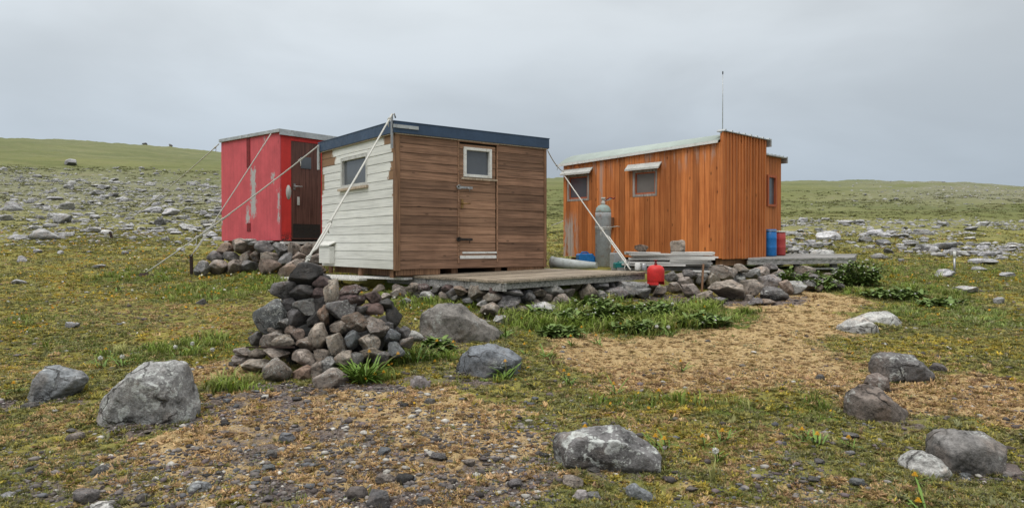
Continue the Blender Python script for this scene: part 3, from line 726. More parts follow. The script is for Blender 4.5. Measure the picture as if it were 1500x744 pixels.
# retaining stones under the decks and huts, from the two enlarged views of the photo
def edge_depth(px):
    """depth of the wooden deck's front edges along the photo columns"""
    return float(np.interp(px, [480, 560, 737, 948, 1000, 1060, 1150, 1240], [11.6, 10.9, 9.25, 10.9, 11.3, 11.5, 12.5, 13.0]))
W1 = [(850, 285, 145, 88, BRG), (840, 210, 125, 65, BRG), (915, 190, 65, 40, BRG), (660, 240, 88, 60, BRG), (695, 288, 80, 60, BRG), (755, 312, 70, 44, BRG), (610, 225, 56, 46, DGREY), (965, 275, 80, 75, BRG), (910, 235, 56, 54, GREY), (960, 215, 76, 46, GREY),
      (1045, 250, 88, 66, PURP), (1065, 300, 100, 60, DGREY), (1115, 275, 60, 66, BRN), (1005, 205, 66, 46, BRG), (1160, 275, 88, 60, GREY), (1215, 265, 66, 50, GREY), (1310, 258, 96, 46, PURP), (1200, 205, 86, 52, BRG), (1090, 225, 56, 46, GREY), (790, 245, 66, 76, BRG),
      (1045, 192, 56, 46, DGREY), (945, 318, 44, 28, BRG), (830, 330, 56, 28, DGREY), (625, 275, 66, 50, BRG), (90, 280, 92, 60, PALE), (190, 258, 50, 54, BRG), (245, 295, 76, 80, BRG), (290, 265, 78, 64, GREY), (310, 310, 66, 46, GREY), (370, 300, 88, 56, PURP), (430, 283, 140, 74, GREY),
      (150, 300, 66, 46, BRG), (60, 325, 66, 50, BRG), (120, 335, 86, 64, BRG), (60, 367, 140, 56, PALE), (20, 290, 46, 46, BRG), (345, 265, 46, 54, DGREY), (520, 268, 80, 44, TANS), (480, 300, 70, 50, GREY), (560, 290, 60, 44, BRG), (690, 215, 60, 40, DGREY), (740, 230, 56, 54, DGREY),
      (885, 250, 50, 50, DGREY), (1010, 250, 50, 56, DGREY), (1020, 300, 50, 44, DGREY), (1150, 235, 60, 44, DGREY), (1240, 235, 60, 40, DGREY), (980, 335, 60, 30, PURP), (1030, 335, 70, 26, BRN), (720, 325, 46, 26, BRG), (1260, 275, 50, 36, BRG), (1350, 228, 50, 30, BRG)]
W2 = [(90, 190, 76, 66, BRG), (180, 150, 56, 46, BRG), (250, 205, 88, 56, PALE), (345, 205, 66, 56, BRG), (410, 210, 66, 36, GREY), (525, 182, 96, 88, BRG), (620, 205, 98, 56, BRG), (625, 165, 78, 46, RED), (690, 237, 140, 78, DGREY), (720, 180, 110, 42, DGREY), (800, 215, 82, 90, GREY), (585, 285, 110, 88, BRG),
      (640, 330, 78, 46, GREY), (850, 185, 96, 56, BRG), (970, 235, 66, 66, BRG), (360, 165, 66, 56, DRED), (440, 170, 96, 56, BRN), (230, 155, 66, 46, DRED), (700, 282, 66, 66, PURP), (760, 277, 66, 46, BRG), (560, 240, 70, 50, PALE), (840, 250, 70, 60, BRG), (130, 230, 60, 40, GREY), (300, 160, 50, 46, DGREY),
      (480, 225, 70, 40, GREY), (740, 320, 90, 40, PURP), (690, 330, 60, 36, BRG), (20, 205, 60, 40, BRG)]
allw = [(780 + a / 3, 330 + b / 3, c / 3, d_ / 3, k) for a, b, c, d_, k in W1] + [(560 + a / 3.75, 380 + b / 3.75, c / 3.75, d_ / 3.75, k) for a, b, c, d_, k in W2]
for i, (px, py, pw, ph, c_) in enumerate(allw):
    g = ground(px, min(py + ph / 2, 700)).y
    dpt = min(g + .05, edge_depth(px) + .12)
    sx, sz = pw * dpt / F * 1.1, ph * dpt / F * 1.1
    li = .55 if c_ is PALE else rnd.choice((0, .1, .3, .45))
    mesh = (ROUND + ANG + SLAB[:2] if pw / ph > 2 else ROUND + ANG)[rnd.randrange(24)]
    size = 'small' if pw < 18 else 'large' if pw > 30 else 'middle-sized'
    place = ('under the left deck edge' if px < 737 else 'under the right deck edge' if px < 940 else 'near the red gas bottle' if px < 1015 else 'below the orange hut corner' if px < 1130 else 'below the right-hand deck')
    row = 'at the bottom of' if g < edge_depth(px) - .6 else 'in'
    lab = f"{size} {CW.get(c_, 'grey')} stone {row} the wall {place}"
    stone('wall_stone', mesh, at(px, py, dpt), (sx, max(sx, sz) * rnd.uniform(.9, 1.25), sz), rnd.uniform(-.5, .5), c_, li, lab, 'wall stone', 'stones of the wall under the decks', rnd.uniform(-.15, .15))
# second row behind fills the gaps
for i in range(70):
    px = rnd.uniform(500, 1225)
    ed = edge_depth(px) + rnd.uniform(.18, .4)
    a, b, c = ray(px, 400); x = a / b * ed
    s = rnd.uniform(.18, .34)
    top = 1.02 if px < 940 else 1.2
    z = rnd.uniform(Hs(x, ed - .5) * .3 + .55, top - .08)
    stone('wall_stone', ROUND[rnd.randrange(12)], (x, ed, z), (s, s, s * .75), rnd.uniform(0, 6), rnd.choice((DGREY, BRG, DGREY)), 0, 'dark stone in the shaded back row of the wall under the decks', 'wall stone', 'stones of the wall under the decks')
# stones under the red hut (three uneven courses)
RW = []
for row, (yy, hh) in enumerate(((392, 19), (377, 19), (363, 18))):
    x = 287 + row * 16 + rnd.uniform(0, 8)
    while x < 470:
        wpx = rnd.uniform(17, 34)
        RW.append((x + wpx / 2, yy + rnd.uniform(-2.5, 2.5) + (4 if x > 400 else 0) - (350 - x) * (.03 if x < 350 else 0) * -1, wpx, hh * rnd.uniform(.85, 1.25), row)); x += wpx * .92
for px, py, pw, ph, row in RW:
    dpt = float(np.interp(px, [260, 330, 415, 475], [14.2, 14.6, 13.55, 13.9])) + row * .12 - .2
    dpt = min(dpt, ground(px, py + ph / 2).y + .1)
    sx, sz = pw * dpt / F * 1.08, ph * dpt / F * 1.1
    c_ = rnd.choice((BRG, BRG, DGREY, GREY, BRN, BRG))
    size = 'small' if pw < 22 else 'large' if pw > 29 else 'middle-sized'
    lab = f"{size} {CW[c_]} stone in the {('bottom', 'middle', 'top')[row]} course under the red hut, {'left end' if px < 330 else 'below its side wall' if px < 412 else 'below its door'}"
    stone('wall_stone', (ROUND + ANG)[rnd.randrange(24)], at(px, py, dpt), (sx, max(sx, sz), sz), rnd.uniform(-.5, .5), c_, rnd.choice((0, .2, .4)), lab, 'wall stone', 'stones under the red hut', rnd.uniform(-.15, .15))
for px, py, pw, ph, c_ in ((436, 391, 34, 24, TANS), (462, 396, 26, 16, BRN), (375, 357, 30, 7, PALE), (392, 356, 24, 6, PALE), (364, 352, 22, 5, PALE)):
    dpt = 13.2 if py > 380 else 14.0
    stone('wall_stone', SLAB[rnd.randrange(6)], at(px, py, dpt), (pw * dpt / F, pw * dpt / F * .8, ph * dpt / F), rnd.uniform(-.2, .2), c_, .2,
          'tan block of stone between the red hut and the white wall' if c_ is TANS else 'low brown stone at the left foot of the white wall' if c_ is BRN else 'thin pale slab laid on the stones against the red side wall', 'wall stone', 'stones under the red hut')

# ------------------------------------------------------------------ rocks out on the slopes
HAND = [(20, 303, 25, 14, 'grey rock at the far left edge in the stony belt'), (67, 344, 36, 15, 'broad low grey rock in front of the stony belt at far left'), (98, 303, 19, 11, 'grey rock in the stony belt above the broad low one'), (89, 320, 26, 14, 'squarish grey rock in the middle of the left stony belt'),
        (225, 307, 23, 9, 'flat grey rock crossed by the far guy rope'), (235, 325, 14, 12, 'upright dark rock in front of the left stony belt'), (274, 333, 22, 10, 'pale rounded rock left of the red hut'), (250, 311, 22, 11, 'grey rock left of the red hut, above the pale rounded one'),
        (27, 413, 19, 7, 'small pale rock alone in moss at far left'), (145, 390, 17, 5, 'small flat stone in moss left of the guy rope plate'), (296, 442, 14, 9, 'small dark-fronted stone in moss behind the cairn, left'), (103, 238, 15, 9, 'lone grey boulder on the upper left hillside'),
        (33, 380, 13, 10, 'small pale stone in moss at far left, above the lone small rock'), (312, 343, 14, 8, 'pale stone close to the left base of the red hut'), (8, 320, 18, 9, 'pale rock cut by the left edge'), (105, 476, 19, 9, 'small grey stone in moss above the blue-grey boulder'),
        (1213, 346, 32, 13, 'largest pale rock of the band behind the right-hand deck'), (1197, 359, 18, 9, 'low grey rock just above the right-hand deck'), (1303, 368, 17, 8, 'dark rock in the right-hand stony band'), (1386, 401, 26, 12, 'pale rock beside the thin marker post'),
        (1416, 424, 30, 10, 'flat pale rock in the grass right of the bush'), (1463, 440, 15, 9, 'small pale rock at the right edge of the grass'), (1472, 402, 21, 6, 'flat rock near the right edge'), (1440, 383, 33, 8, 'long low rock behind the marker post'), (1434, 393, 20, 5, 'flat slab right of the marker post'),
        (1374, 373, 20, 6, 'low flat rock left of the marker post top'), (1422, 335, 20, 6, 'lone whale-backed rock on the green slope at right'), (1268, 350, 24, 9, 'grey rock in the right-hand stony band'), (1295, 355, 22, 9, 'angular grey rock behind the dark one'), (212, 216, 7, 3, 'dark rock on the left skyline'), (250, 220, 5, 3.5, 'small dark rock on the left skyline nearer the red hut')]
for i, (px, py, pw, ph, lab) in enumerate(HAND):
    if lab.endswith('skyline') or 'skyline' in lab:
        dd = 150.0; a, b, c = ray(px, py); g = Vector((a / b * dd, dd, Hs(a / b * dd, dd)))
    else: g = ground(px, py + ph * .42)
    sx, sz = pw * g.y / F * 1.1, ph * g.y / F * 1.35
    k = .12 if 'dark' in lab else .34 if 'pale' in lab else .27
    o = stone('field_rock', ANG[i % 12] if i % 3 else ROUND[i % 12], (g.x, g.y, g.z + sz * .25), (sx, max(sx * .8, sz), sz), rnd.uniform(-.5, .5), (k, k * .985, k * .98), .5 if k > .2 else .1, lab, 'rock', 'rocks scattered on the slopes')

def sample_rocks(n, umin, umax, ymin, ymax, seed, p=1.0):
    r = np.random.RandomState(seed)
    y = np.exp(r.uniform(math.log(ymin), math.log(ymax), n)); u = r.uniform(umin, umax, n)
    x = u * y
    k = r.uniform(0, 1, n) < stony(x, y) * p * sm(.22, .52, fbm(x * .22, y * .22, 71))
    return x[k], y[k]
fx, fy = [], []
for a in (sample_rocks(15000, -.80, -.10, 16, 80, 1, 1.2), sample_rocks(9000, .30, .80, 15, 42, 2, 1.2), sample_rocks(9000, .36, .8, 40, 145, 3, .5), sample_rocks(200, .045, .08, 20, 60, 5, .8)):
    fx.append(a[0]); fy.append(a[1])
fx = np.concatenate(fx); fy = np.concatenate(fy)
fs = np.clip(np.exp(NR.normal(-2.32, .58, len(fx))), .05, .55) * np.where(fx < 0, 1 + .9 * sm(25, 60, fy), 1.0 + .4 * sm(40, 100, fy))
fz = H(fx, fy)
app = fs / fy * np.where((np.abs(fx / fy) < .70) & ((fx / fy < -.40) | (fx / fy > .36)), 1, .001)
order = np.argsort(-app); big = order[:225]; rest = order[225:]
for i in big:
    s = fs[i] * rnd.uniform(.9, 1.2); k = rnd.uniform(.22, .38)
    left = fx[i] < 0
    stone('field_rock', LOWR[rnd.randrange(12)], (fx[i], fy[i], fz[i] + s * .10), (s, s * rnd.uniform(.6, 1), s * rnd.uniform(.25, .6)), rnd.uniform(0, 6), (k, k * .985, k * .98), rnd.uniform(.2, .7),
          'weathered grey rock lying in the stony belt below the left hillside' if left else 'weathered grey rock lying in the stony ground right of the huts', 'rock', 'rocks of the left stony belt' if left else 'rocks of the right stony ground')

def rock_templates(n, seed):
    out = []; r = random.Random(seed)
    for k in range(n):
        bm = bmesh.new(); bmesh.ops.create_icosphere(bm, subdivisions=1, radius=.5)
        for v in bm.verts: v.co *= r.uniform(.68, 1.12)
        fl = r.uniform(.45, .9)
        tv = np.array([(v.co.x, v.co.y, v.co.z * fl) for v in bm.verts]); tf = np.array([[v.index for v in f.verts] for f in bm.faces])
        tc = np.array([r.uniform(.8, 1.2) for _ in bm.verts]); bm.free(); out.append((tv, tf, tc))
    return out
RT = rock_templates(10, 4)
n = len(rest); k = NR.uniform(.22, .44, n)
mass_mesh('scattered_stones', RT, np.stack([fx[rest], fy[rest], fz[rest] + fs[rest] * .06], 1), NR.uniform(0, 6.28, n), np.stack([fs[rest] * NR.uniform(.8, 1.2, n), fs[rest] * NR.uniform(.6, 1, n), fs[rest] * NR.uniform(.4, .75, n)], 1),
          np.stack([k, k * .985, k * .985], 1), M['tint'], label='countless small grey stones strewn over the far slopes', cat='stones')

# ------------------------------------------------------------------ moss, turf and gravel underfoot
def tuft(seed, nb, spread, lo, hi, wid, up=0.0):
    r = random.Random(seed); V, Fc, C = [], [], []
    for k in range(nb):
        a = r.uniform(0, 6.283); d = spread * math.sqrt(r.random()); bx, by = d * math.cos(a), d * math.sin(a)
        b = r.uniform(0, 6.283) if up == 0 else a + r.uniform(-1, 1)
        el = r.uniform(lo, hi); L = r.uniform(.6, 1.1)
        tx, ty, tz = bx + L * math.cos(b) * math.cos(el), by + L * math.sin(b) * math.cos(el), L * math.sin(el)
        sx, sy = -math.sin(b) * wid, math.cos(b) * wid
        o = len(V)
        V += [(bx - sx, by - sy, -.1), (bx + sx, by + sy, -.1), (tx, ty, tz)]
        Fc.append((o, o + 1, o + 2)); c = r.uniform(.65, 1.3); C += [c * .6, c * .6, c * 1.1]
    return np.array(V), np.array(Fc), np.array(C)
def grass_t(seed, nb, spread, wid=.035, bend=.5):
    r = random.Random(seed); V, Fc, C = [], [], []
    for k in range(nb):
        a = r.uniform(0, 6.283); d = spread * math.sqrt(r.random()); bx, by = d * math.cos(a), d * math.sin(a)
        b = r.uniform(0, 6.283); L = r.uniform(.55, 1.1); h = bend * r.uniform(.4, 1.3)
        cx, sx = math.cos(b), math.sin(b); o = len(V)
        V += [(bx - sx * wid, by + cx * wid, -.05), (bx + sx * wid, by - cx * wid, -.05), (bx + cx * h * .3 * L - sx * wid * .8, by + sx * h * .3 * L + cx * wid * .8, .62 * L),
              (bx + cx * h * .3 * L + sx * wid * .8, by + sx * h * .3 * L - cx * wid * .8, .62 * L), (bx + cx * h * L, by + sx * h * L, L * (1 - .18 * h))]
        Fc += [(o, o + 1, o + 2), (o + 1, o + 3, o + 2), (o + 2, o + 3, o + 4)]
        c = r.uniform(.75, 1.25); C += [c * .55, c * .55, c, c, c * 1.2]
    return np.array(V), np.array(Fc), np.array(C)
MOSS = [tuft(i, 11, .9, .15, 1.1, .26) for i in range(8)]
HERB = [tuft(20 + i, 9, .8, .25, 1.0, .22, 1) for i in range(6)]
GRASS = [grass_t(i, 9, .5, .05, .95) for i in range(8)]
SPARSE = [grass_t(40 + i, 6, .7, .022, .8) for i in range(6)]

def field(n, ymin, ymax, seed, umax=1.1):
    n = int(n * umax / .84)
    r = np.random.RandomState(seed)
    y = np.exp(r.uniform(math.log(ymin), math.log(ymax), n)); x = r.uniform(-umax, umax, n) * y
    return x, y, r
def free(x, y):
    ok = np.ones(x.shape, bool)
    for P in (BROWN_PAD, ORANGE_PAD, RED_PAD): ok &= poly_sd(x, y, P) > .05
    return ok
def surf(x, y):
    return H(x, y) + (1 - sm(14, 26, y)) * ((fbm(x * 5, y * 5, 9) - .5) * .045 + (fbm(x * 19, y * 19, 12, 3) - .5) * .026)
def pick(r, n, pal):
    P = np.array(pal); c = P[r.randint(0, len(P), n)]
    return c * r.uniform(.75, 1.25, (n, 1))

# moss cushions: tan on the dry ground, olive and yellow elsewhere
x, y, r = field(190000, 3.0, 26, 21)
a, b, g = zones(x, y)
nn = fbm(x * 2.2, y * 2.2, 41); n5 = fbm(x * 9, y * 9, 43)
keep = free(x, y) & (r.uniform(0, 1, len(x)) < sm(.30 + .24 * g, .46 + .24 * g, n5 + .10 * (1 - g)))
x, y, a, b, g, nn = x[keep], y[keep], a[keep], b[keep], g[keep], nn[keep]; n = len(x)
isT = r.uniform(0, 1, n) < np.clip(a * 1.15 - b * .5 + (nn - .5) * 1.0, 0.06, .97)
tanP = np.array([1.30, 1.24, 1.10]) * pick(r, n, [(.42, .30, .175), (.52, .385, .23), (.34, .235, .135), (.48, .34, .19), (.40, .30, .14), (.30, .22, .10), (.44, .30, .19), (.25, .175, .115)])
olvP = np.array([1.50, 1.50, 1.20]) * pick(r, n, [(.145, .145, .052), (.19, .185, .064), (.25, .22, .068), (.125, .13, .052), (.215, .195, .085), (.165, .16, .075), (.30, .25, .058), (.115, .11, .052), (.26, .22, .125), (.18, .185, .11)])
cc = np.where(isT[:, None], tanP, olvP)
pat = fbm(x * 1.1, y * 1.1, 47)
cc = np.where((~isT & (pat > .58))[:, None], cc * np.array([1.3, 1.15, .75]), cc)
path = a * sm(6.0, 7.0, y) * (1 - sm(.1, .5, g))
sz = np.exp(r.normal(-4.1, .42, n)) * (y / 5) ** .5 * (1 - .45 * path)
cc = cc * (1 - .5 * path[:, None]) + .5 * path[:, None] * np.array([.62, .46, .24])
# some of it swells into cushions
q = np.nonzero((r.uniform(0, 1, n) < .20) & (y < 14))[0]
cs = np.clip(np.exp(r.normal(-3.75, .42, len(q))), .008, .06) * (y[q] / 5) ** .3
CUSH = []
for k_ in range(6):
    rr_ = random.Random(70 + k_); V_, F_, C_ = [], [], []
    for t_ in range(46):
        dv = Vector((rr_.gauss(0, 1), rr_.gauss(0, 1), abs(rr_.gauss(0, .9)))).normalized()
        sdv = dv.cross(Vector((rr_.gauss(0, 1), rr_.gauss(0, 1), rr_.gauss(0, 1)))).normalized() * rr_.uniform(.12, .26)
        L_ = rr_.uniform(.75, 1.3); tp = dv * L_ + Vector((rr_.gauss(0, .15), rr_.gauss(0, .15), rr_.gauss(0, .1)))
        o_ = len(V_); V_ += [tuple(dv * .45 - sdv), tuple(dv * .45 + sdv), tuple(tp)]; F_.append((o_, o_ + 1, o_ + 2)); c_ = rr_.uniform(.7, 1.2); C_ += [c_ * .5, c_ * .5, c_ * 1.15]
    V_ = np.array(V_); V_[:, 2] *= .65; CUSH.append((V_, np.array(F_), np.array(C_)))
mass_mesh('moss_cushions', CUSH, np.stack([x[q], y[q], surf(x[q], y[q]) - cs * .12], 1), r.uniform(0, 6.28, len(q)), np.stack([cs * r.uniform(.8, 1.5, len(q)), cs, cs * r.uniform(.5, .9, len(q))], 1), cc[q], M['leaf'], label='small swollen tan and yellow moss cushions', cat='moss')
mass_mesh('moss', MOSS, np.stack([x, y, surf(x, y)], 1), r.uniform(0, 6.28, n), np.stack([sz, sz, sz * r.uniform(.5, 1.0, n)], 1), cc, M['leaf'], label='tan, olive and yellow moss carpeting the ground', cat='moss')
# low leafy herbs, grey-green to fresh green
x, y, r = field(110000, 3.0, 24, 22)
a, b, g = zones(x, y); nn = fbm(x * 1.5, y * 1.5, 51)
keep = free(x, y) & (r.uniform(0, 1, len(x)) < np.clip(.55 * sm(.45, .62, nn) * (1 - .93 * a) + b * 1.1, 0, 1) * (1 - .75 * g))
x, y, b, nn = x[keep], y[keep], b[keep], nn[keep]; n = len(x)
cc = np.where((r.uniform(0, 1, n) < b)[:, None], pick(r, n, [(.14, .21, .034), (.20, .275, .05), (.165, .22, .065), (.24, .29, .07), (.28, .30, .10)]), pick(r, n, [(.20, .225, .07), (.235, .25, .12), (.265, .275, .16), (.20, .20, .055), (.34, .30, .16), (.24, .26, .13), (.17, .21, .05)]))
sz = r.uniform(.012, .034, n) * (y / 5) ** .5
ex, ey = [], []
for bx, by_, rx_, ry_ in BOULD:
    m_ = int(260 * max(rx_, .1)); a_ = r.uniform(0, 6.283, m_); q_ = r.normal(1.08, .10, m_)
    ok_ = fbm(np.cos(a_) * 1.5 + bx * 3, np.sin(a_) * 1.5 + by_, 77) > .42
    ex.append((bx + np.cos(a_) * rx_ * q_)[ok_]); ey.append((by_ + np.sin(a_) * ry_ * 1.15 * q_)[ok_])
ex, ey = np.concatenate(ex), np.concatenate(ey); m_ = len(ex)
x = np.concatenate([x, ex]); y = np.concatenate([y, ey]); cc = np.concatenate([cc, pick(r, m_, [(.16, .18, .05), (.22, .22, .08), (.26, .22, .09), (.13, .15, .045)])]); sz = np.concatenate([sz, r.uniform(.02, .045, m_)]); n = len(x)
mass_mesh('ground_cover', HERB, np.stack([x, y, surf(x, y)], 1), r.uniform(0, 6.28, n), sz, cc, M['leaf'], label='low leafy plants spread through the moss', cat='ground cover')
# grass, thick in the lush patches
x, y, r = field(230000, 3.0, 24, 23)
a, b, g = zones(x, y); nn = fbm(x * 3, y * 3, 61)
keep = free(x, y) & (r.uniform(0, 1, len(x)) < np.clip(b * 1.2 * sm(.40, .62, nn), 0, 1) * (.02 + .16 * sm(.45, .7, b) + .30 * np.exp(-((x - 1.4) / 1.9) ** 2 - ((y - 9.3) / 1.3) ** 2)))
x, y, b, nn = x[keep], y[keep], b[keep], nn[keep]; n = len(x)
pale = np.exp(-((x - 5.6) / 1.6) ** 2 - ((y - 8.6) / 1.0) ** 2)
cc = pick(r, n, [(.16, .225, .036), (.21, .285, .05), (.24, .30, .06), (.20, .24, .06), (.33, .33, .12)]) * (1 + pale[:, None] * np.array([.5, .45, 1.3]))
cen = np.exp(-((x - 1.2) / 1.7) ** 2 - ((y - 9.2) / 1.1) ** 2)
sz = r.uniform(.035, .085, n) * (.8 + .9 * sm(.35, .65, nn)) * (1 + .75 * cen) * (1 - .45 * pale)
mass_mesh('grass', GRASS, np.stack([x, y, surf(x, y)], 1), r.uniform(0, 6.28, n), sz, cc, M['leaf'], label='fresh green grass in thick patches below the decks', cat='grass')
# thin stray blades
x, y, r = field(22000, 3.0, 20, 24)
a, b, g = zones(x, y); keep = free(x, y) & (r.uniform(0, 1, len(x)) < .55 - .4 * a)
x, y = x[keep], y[keep]; n = len(x)
mass_mesh('sparse_grass', SPARSE, np.stack([x, y, surf(x, y)], 1), r.uniform(0, 6.28, n), r.uniform(.02, .06, n), pick(r, n, [(.12, .13, .045), (.17, .155, .07), (.24, .19, .10), (.09, .11, .035)]), M['leaf'], label='thin single grass blades standing in the moss', cat='grass')
# sedge tussocks on the slopes further off
x, y, r = field(42000, 16, 75, 28)
nn = fbm(x * .25, y * .25, 65)
keep = free(x, y) & (r.uniform(0, 1, len(x)) < .2 + .8 * sm(.4, .65, nn))
x, y = x[keep], y[keep]; n = len(x)
sz = r.uniform(.05, .13, n) * (y / 25) ** .6
mass_mesh('sedge', HERB, np.stack([x, y, H(x, y)], 1), r.uniform(0, 6.28, n), np.stack([sz * 1.5, sz * 1.5, sz * .35], 1), pick(r, n, [(.17, .19, .068), (.21, .22, .085), (.24, .225, .10), (.16, .18, .062), (.27, .24, .13)]), M['leaf'], label='low sedge and grass tussocks covering the slopes', cat='sedge')
# gravel
x, y, r = field(190000, 3.0, 18, 25)
a, b, g = zones(x, y); nn = fbm(x * 2.6, y * 2.6, 81)
keep = free(x, y) & (r.uniform(0, 1, len(x)) < np.clip(g * 1.25 * sm(.25, .5, nn) + .20 * sm(.45, .65, nn) + .05, 0, 1) * (1 - .9 * b) * (1 - .85 * a * sm(6.0, 7.0, y)))
x, y = x[keep], y[keep]; n = len(x)
sz = np.clip(np.exp(r.normal(-4.45, .66, n)), .003, .06) * (y / 5) ** .3
mass_mesh('gravel', RT, np.stack([x, y, surf(x, y) + sz * .10], 1), r.uniform(0, 6.28, n), np.stack([sz * r.uniform(.9, 1.5, n), sz, sz * r.uniform(.5, .9, n)], 1),
          pick(r, n, [(.095, .084, .078), (.13, .115, .108), (.18, .16, .15), (.07, .062, .06), (.21, .19, .175), (.15, .12, .122), (.12, .122, .128), (.085, .07, .066), (.42, .40, .36)]), M['tint'], label='dark purplish gravel and stone chips between the moss', cat='gravel')
# countable pebbles in front: stones of the photo's foreground
x, y, r = field(900, 3.2, 9, 26)
a, b, g = zones(x, y); keep = (r.uniform(0, 1, len(x)) < .10 + .45 * g) & (b < .4) & (np.abs(x / y) < .7)
cnt = 0
for px_, py_ in zip(x[keep], y[keep]):
    if cnt >= 110: break
    s = min(max(math.exp(rnd.gauss(-2.85, .38)), .03), .13); z = float(surf(np.array([px_]), np.array([py_]))[0])
    c_ = rnd.choice((DGREY, DGREY, BRG, GREY, PURP, BLUEG, BLK)); c_ = tuple(v * .85 for v in c_)
    stone('pebble', LOWR[rnd.randrange(12)], (px_, py_, z + s * .08), (s * rnd.uniform(.9, 1.3), s, s * rnd.uniform(.4, .7)), rnd.uniform(0, 6), c_, rnd.choice((0, 0, .3)),
          'small dark stone lying loose among moss and gravel in the foreground', 'pebble', 'loose stones in the foreground')
    cnt += 1

# ------------------------------------------------------------------ flowers
def disc_t(seed, npet=9):
    r = random.Random(seed); V = [(0, 0, .12)]; Fc = []; C = [.85]
    for k in range(npet * 2):
        a = math.pi * k / npet; R = 1.0 if k % 2 == 0 else .72
        V.append((R * math.cos(a), R * math.sin(a), r.uniform(-.15, .2))); C.append(r.uniform(.9, 1.15))
    for k in range(npet * 2): Fc.append((0, 1 + k, 1 + (k + 1) % (npet * 2)))
    o = len(V); V += [(-.06, 0, 0), (.06, 0, 0), (0, 0, -4.5)]; Fc.append((o, o + 1, o + 2)); C += [.35, .35, .3]
    V = np.array(V); th = r.uniform(.2, .9); c, s = math.cos(th), math.sin(th)
    V2 = V.copy(); V2[:len(V) - 3, 1] = V[:len(V) - 3, 1] * c - V[:len(V) - 3, 2] * s; V2[:len(V) - 3, 2] = V[:len(V) - 3, 1] * s + V[:len(V) - 3, 2] * c
    return V2, np.array(Fc), np.array(C)
DISC = [disc_t(i) for i in range(6)]
x, y, r = field(9500, 4.5, 22, 27)
a, b, g = zones(x, y); nn = fbm(x * .9, y * .9, 91)
left = sm(.0, -3, x) * sm(7, 9, y)
keep = free(x, y) & (r.uniform(0, 1, len(x)) < np.clip((.10 + .35 * b + .5 * left) * sm(.42, .66, nn) * (1 - a * .9), 0, 1))
x, y = x[keep], y[keep]; n = len(x)
wh = r.uniform(0, 1, n) < .25
cc = np.where(wh[:, None], pick(r, n, [(.5, .5, .42), (.58, .57, .5)]), pick(r, n, [(.62, .30, .02), (.60, .36, .03), (.55, .24, .015)]))
mass_mesh('wildflowers', DISC, np.stack([x, y, surf(x, y) + r.uniform(.03, .09, n)], 1), r.uniform(0, 6.28, n), r.uniform(.008, .017, n) * (y / 7) ** .5, cc, M['leaf'], label='tiny yellow, orange and white flowers dotted through the turf', cat='flowers')

M['leafgreen'] = plain('fresh_dandelion_leaf', (.13, .22, .032), .5, 0, .4, 14)
M['leafdark'] = plain('dark_herb_leaf', (.14, .21, .05), .6, 0, .4, 14)
M['stalk'] = plain('pale_flower_stalk', (.16, .15, .06), .6, 0, .2, 20)
M['petal'] = plain('orange_yellow_petals', (.72, .40, .015), .6, 0, .2, 40)
M['seed'] = plain('white_seed_head', (.60, .60, .55), .9, 0, .2, 60)
def leaf_mb(mb, base, az, L, wd, lift, droop, teeth=True):
    c, s = math.cos(az), math.sin(az); n = 6; pts = []
    for k in range(n + 1):
        q = k / n; rr = L * q * (1 - .12 * droop * q); z = L * (lift * q - droop * q * q)
        ww = wd * (math.sin(math.pi * min(1, q * .85 + .12)) ** .8) * (1 if k % 2 or not teeth else .62)
        if k == n: ww = .001
        pts.append((Vector((base[0] + c * rr, base[1] + s * rr, base[2] + z)), ww))
    vs = []
    for p, ww in pts: vs += [p + Vector((-s * ww, c * ww, ww * .35)), p, p + Vector((s * ww, -c * ww, ww * .35))]
    fs = []
    for k in range(n):
        fs += [(k * 3, k * 3 + 1, k * 3 + 4, k * 3 + 3), (k * 3 + 1, k * 3 + 2, k * 3 + 5, k * 3 + 4)]
    mb.add(vs, fs, True)
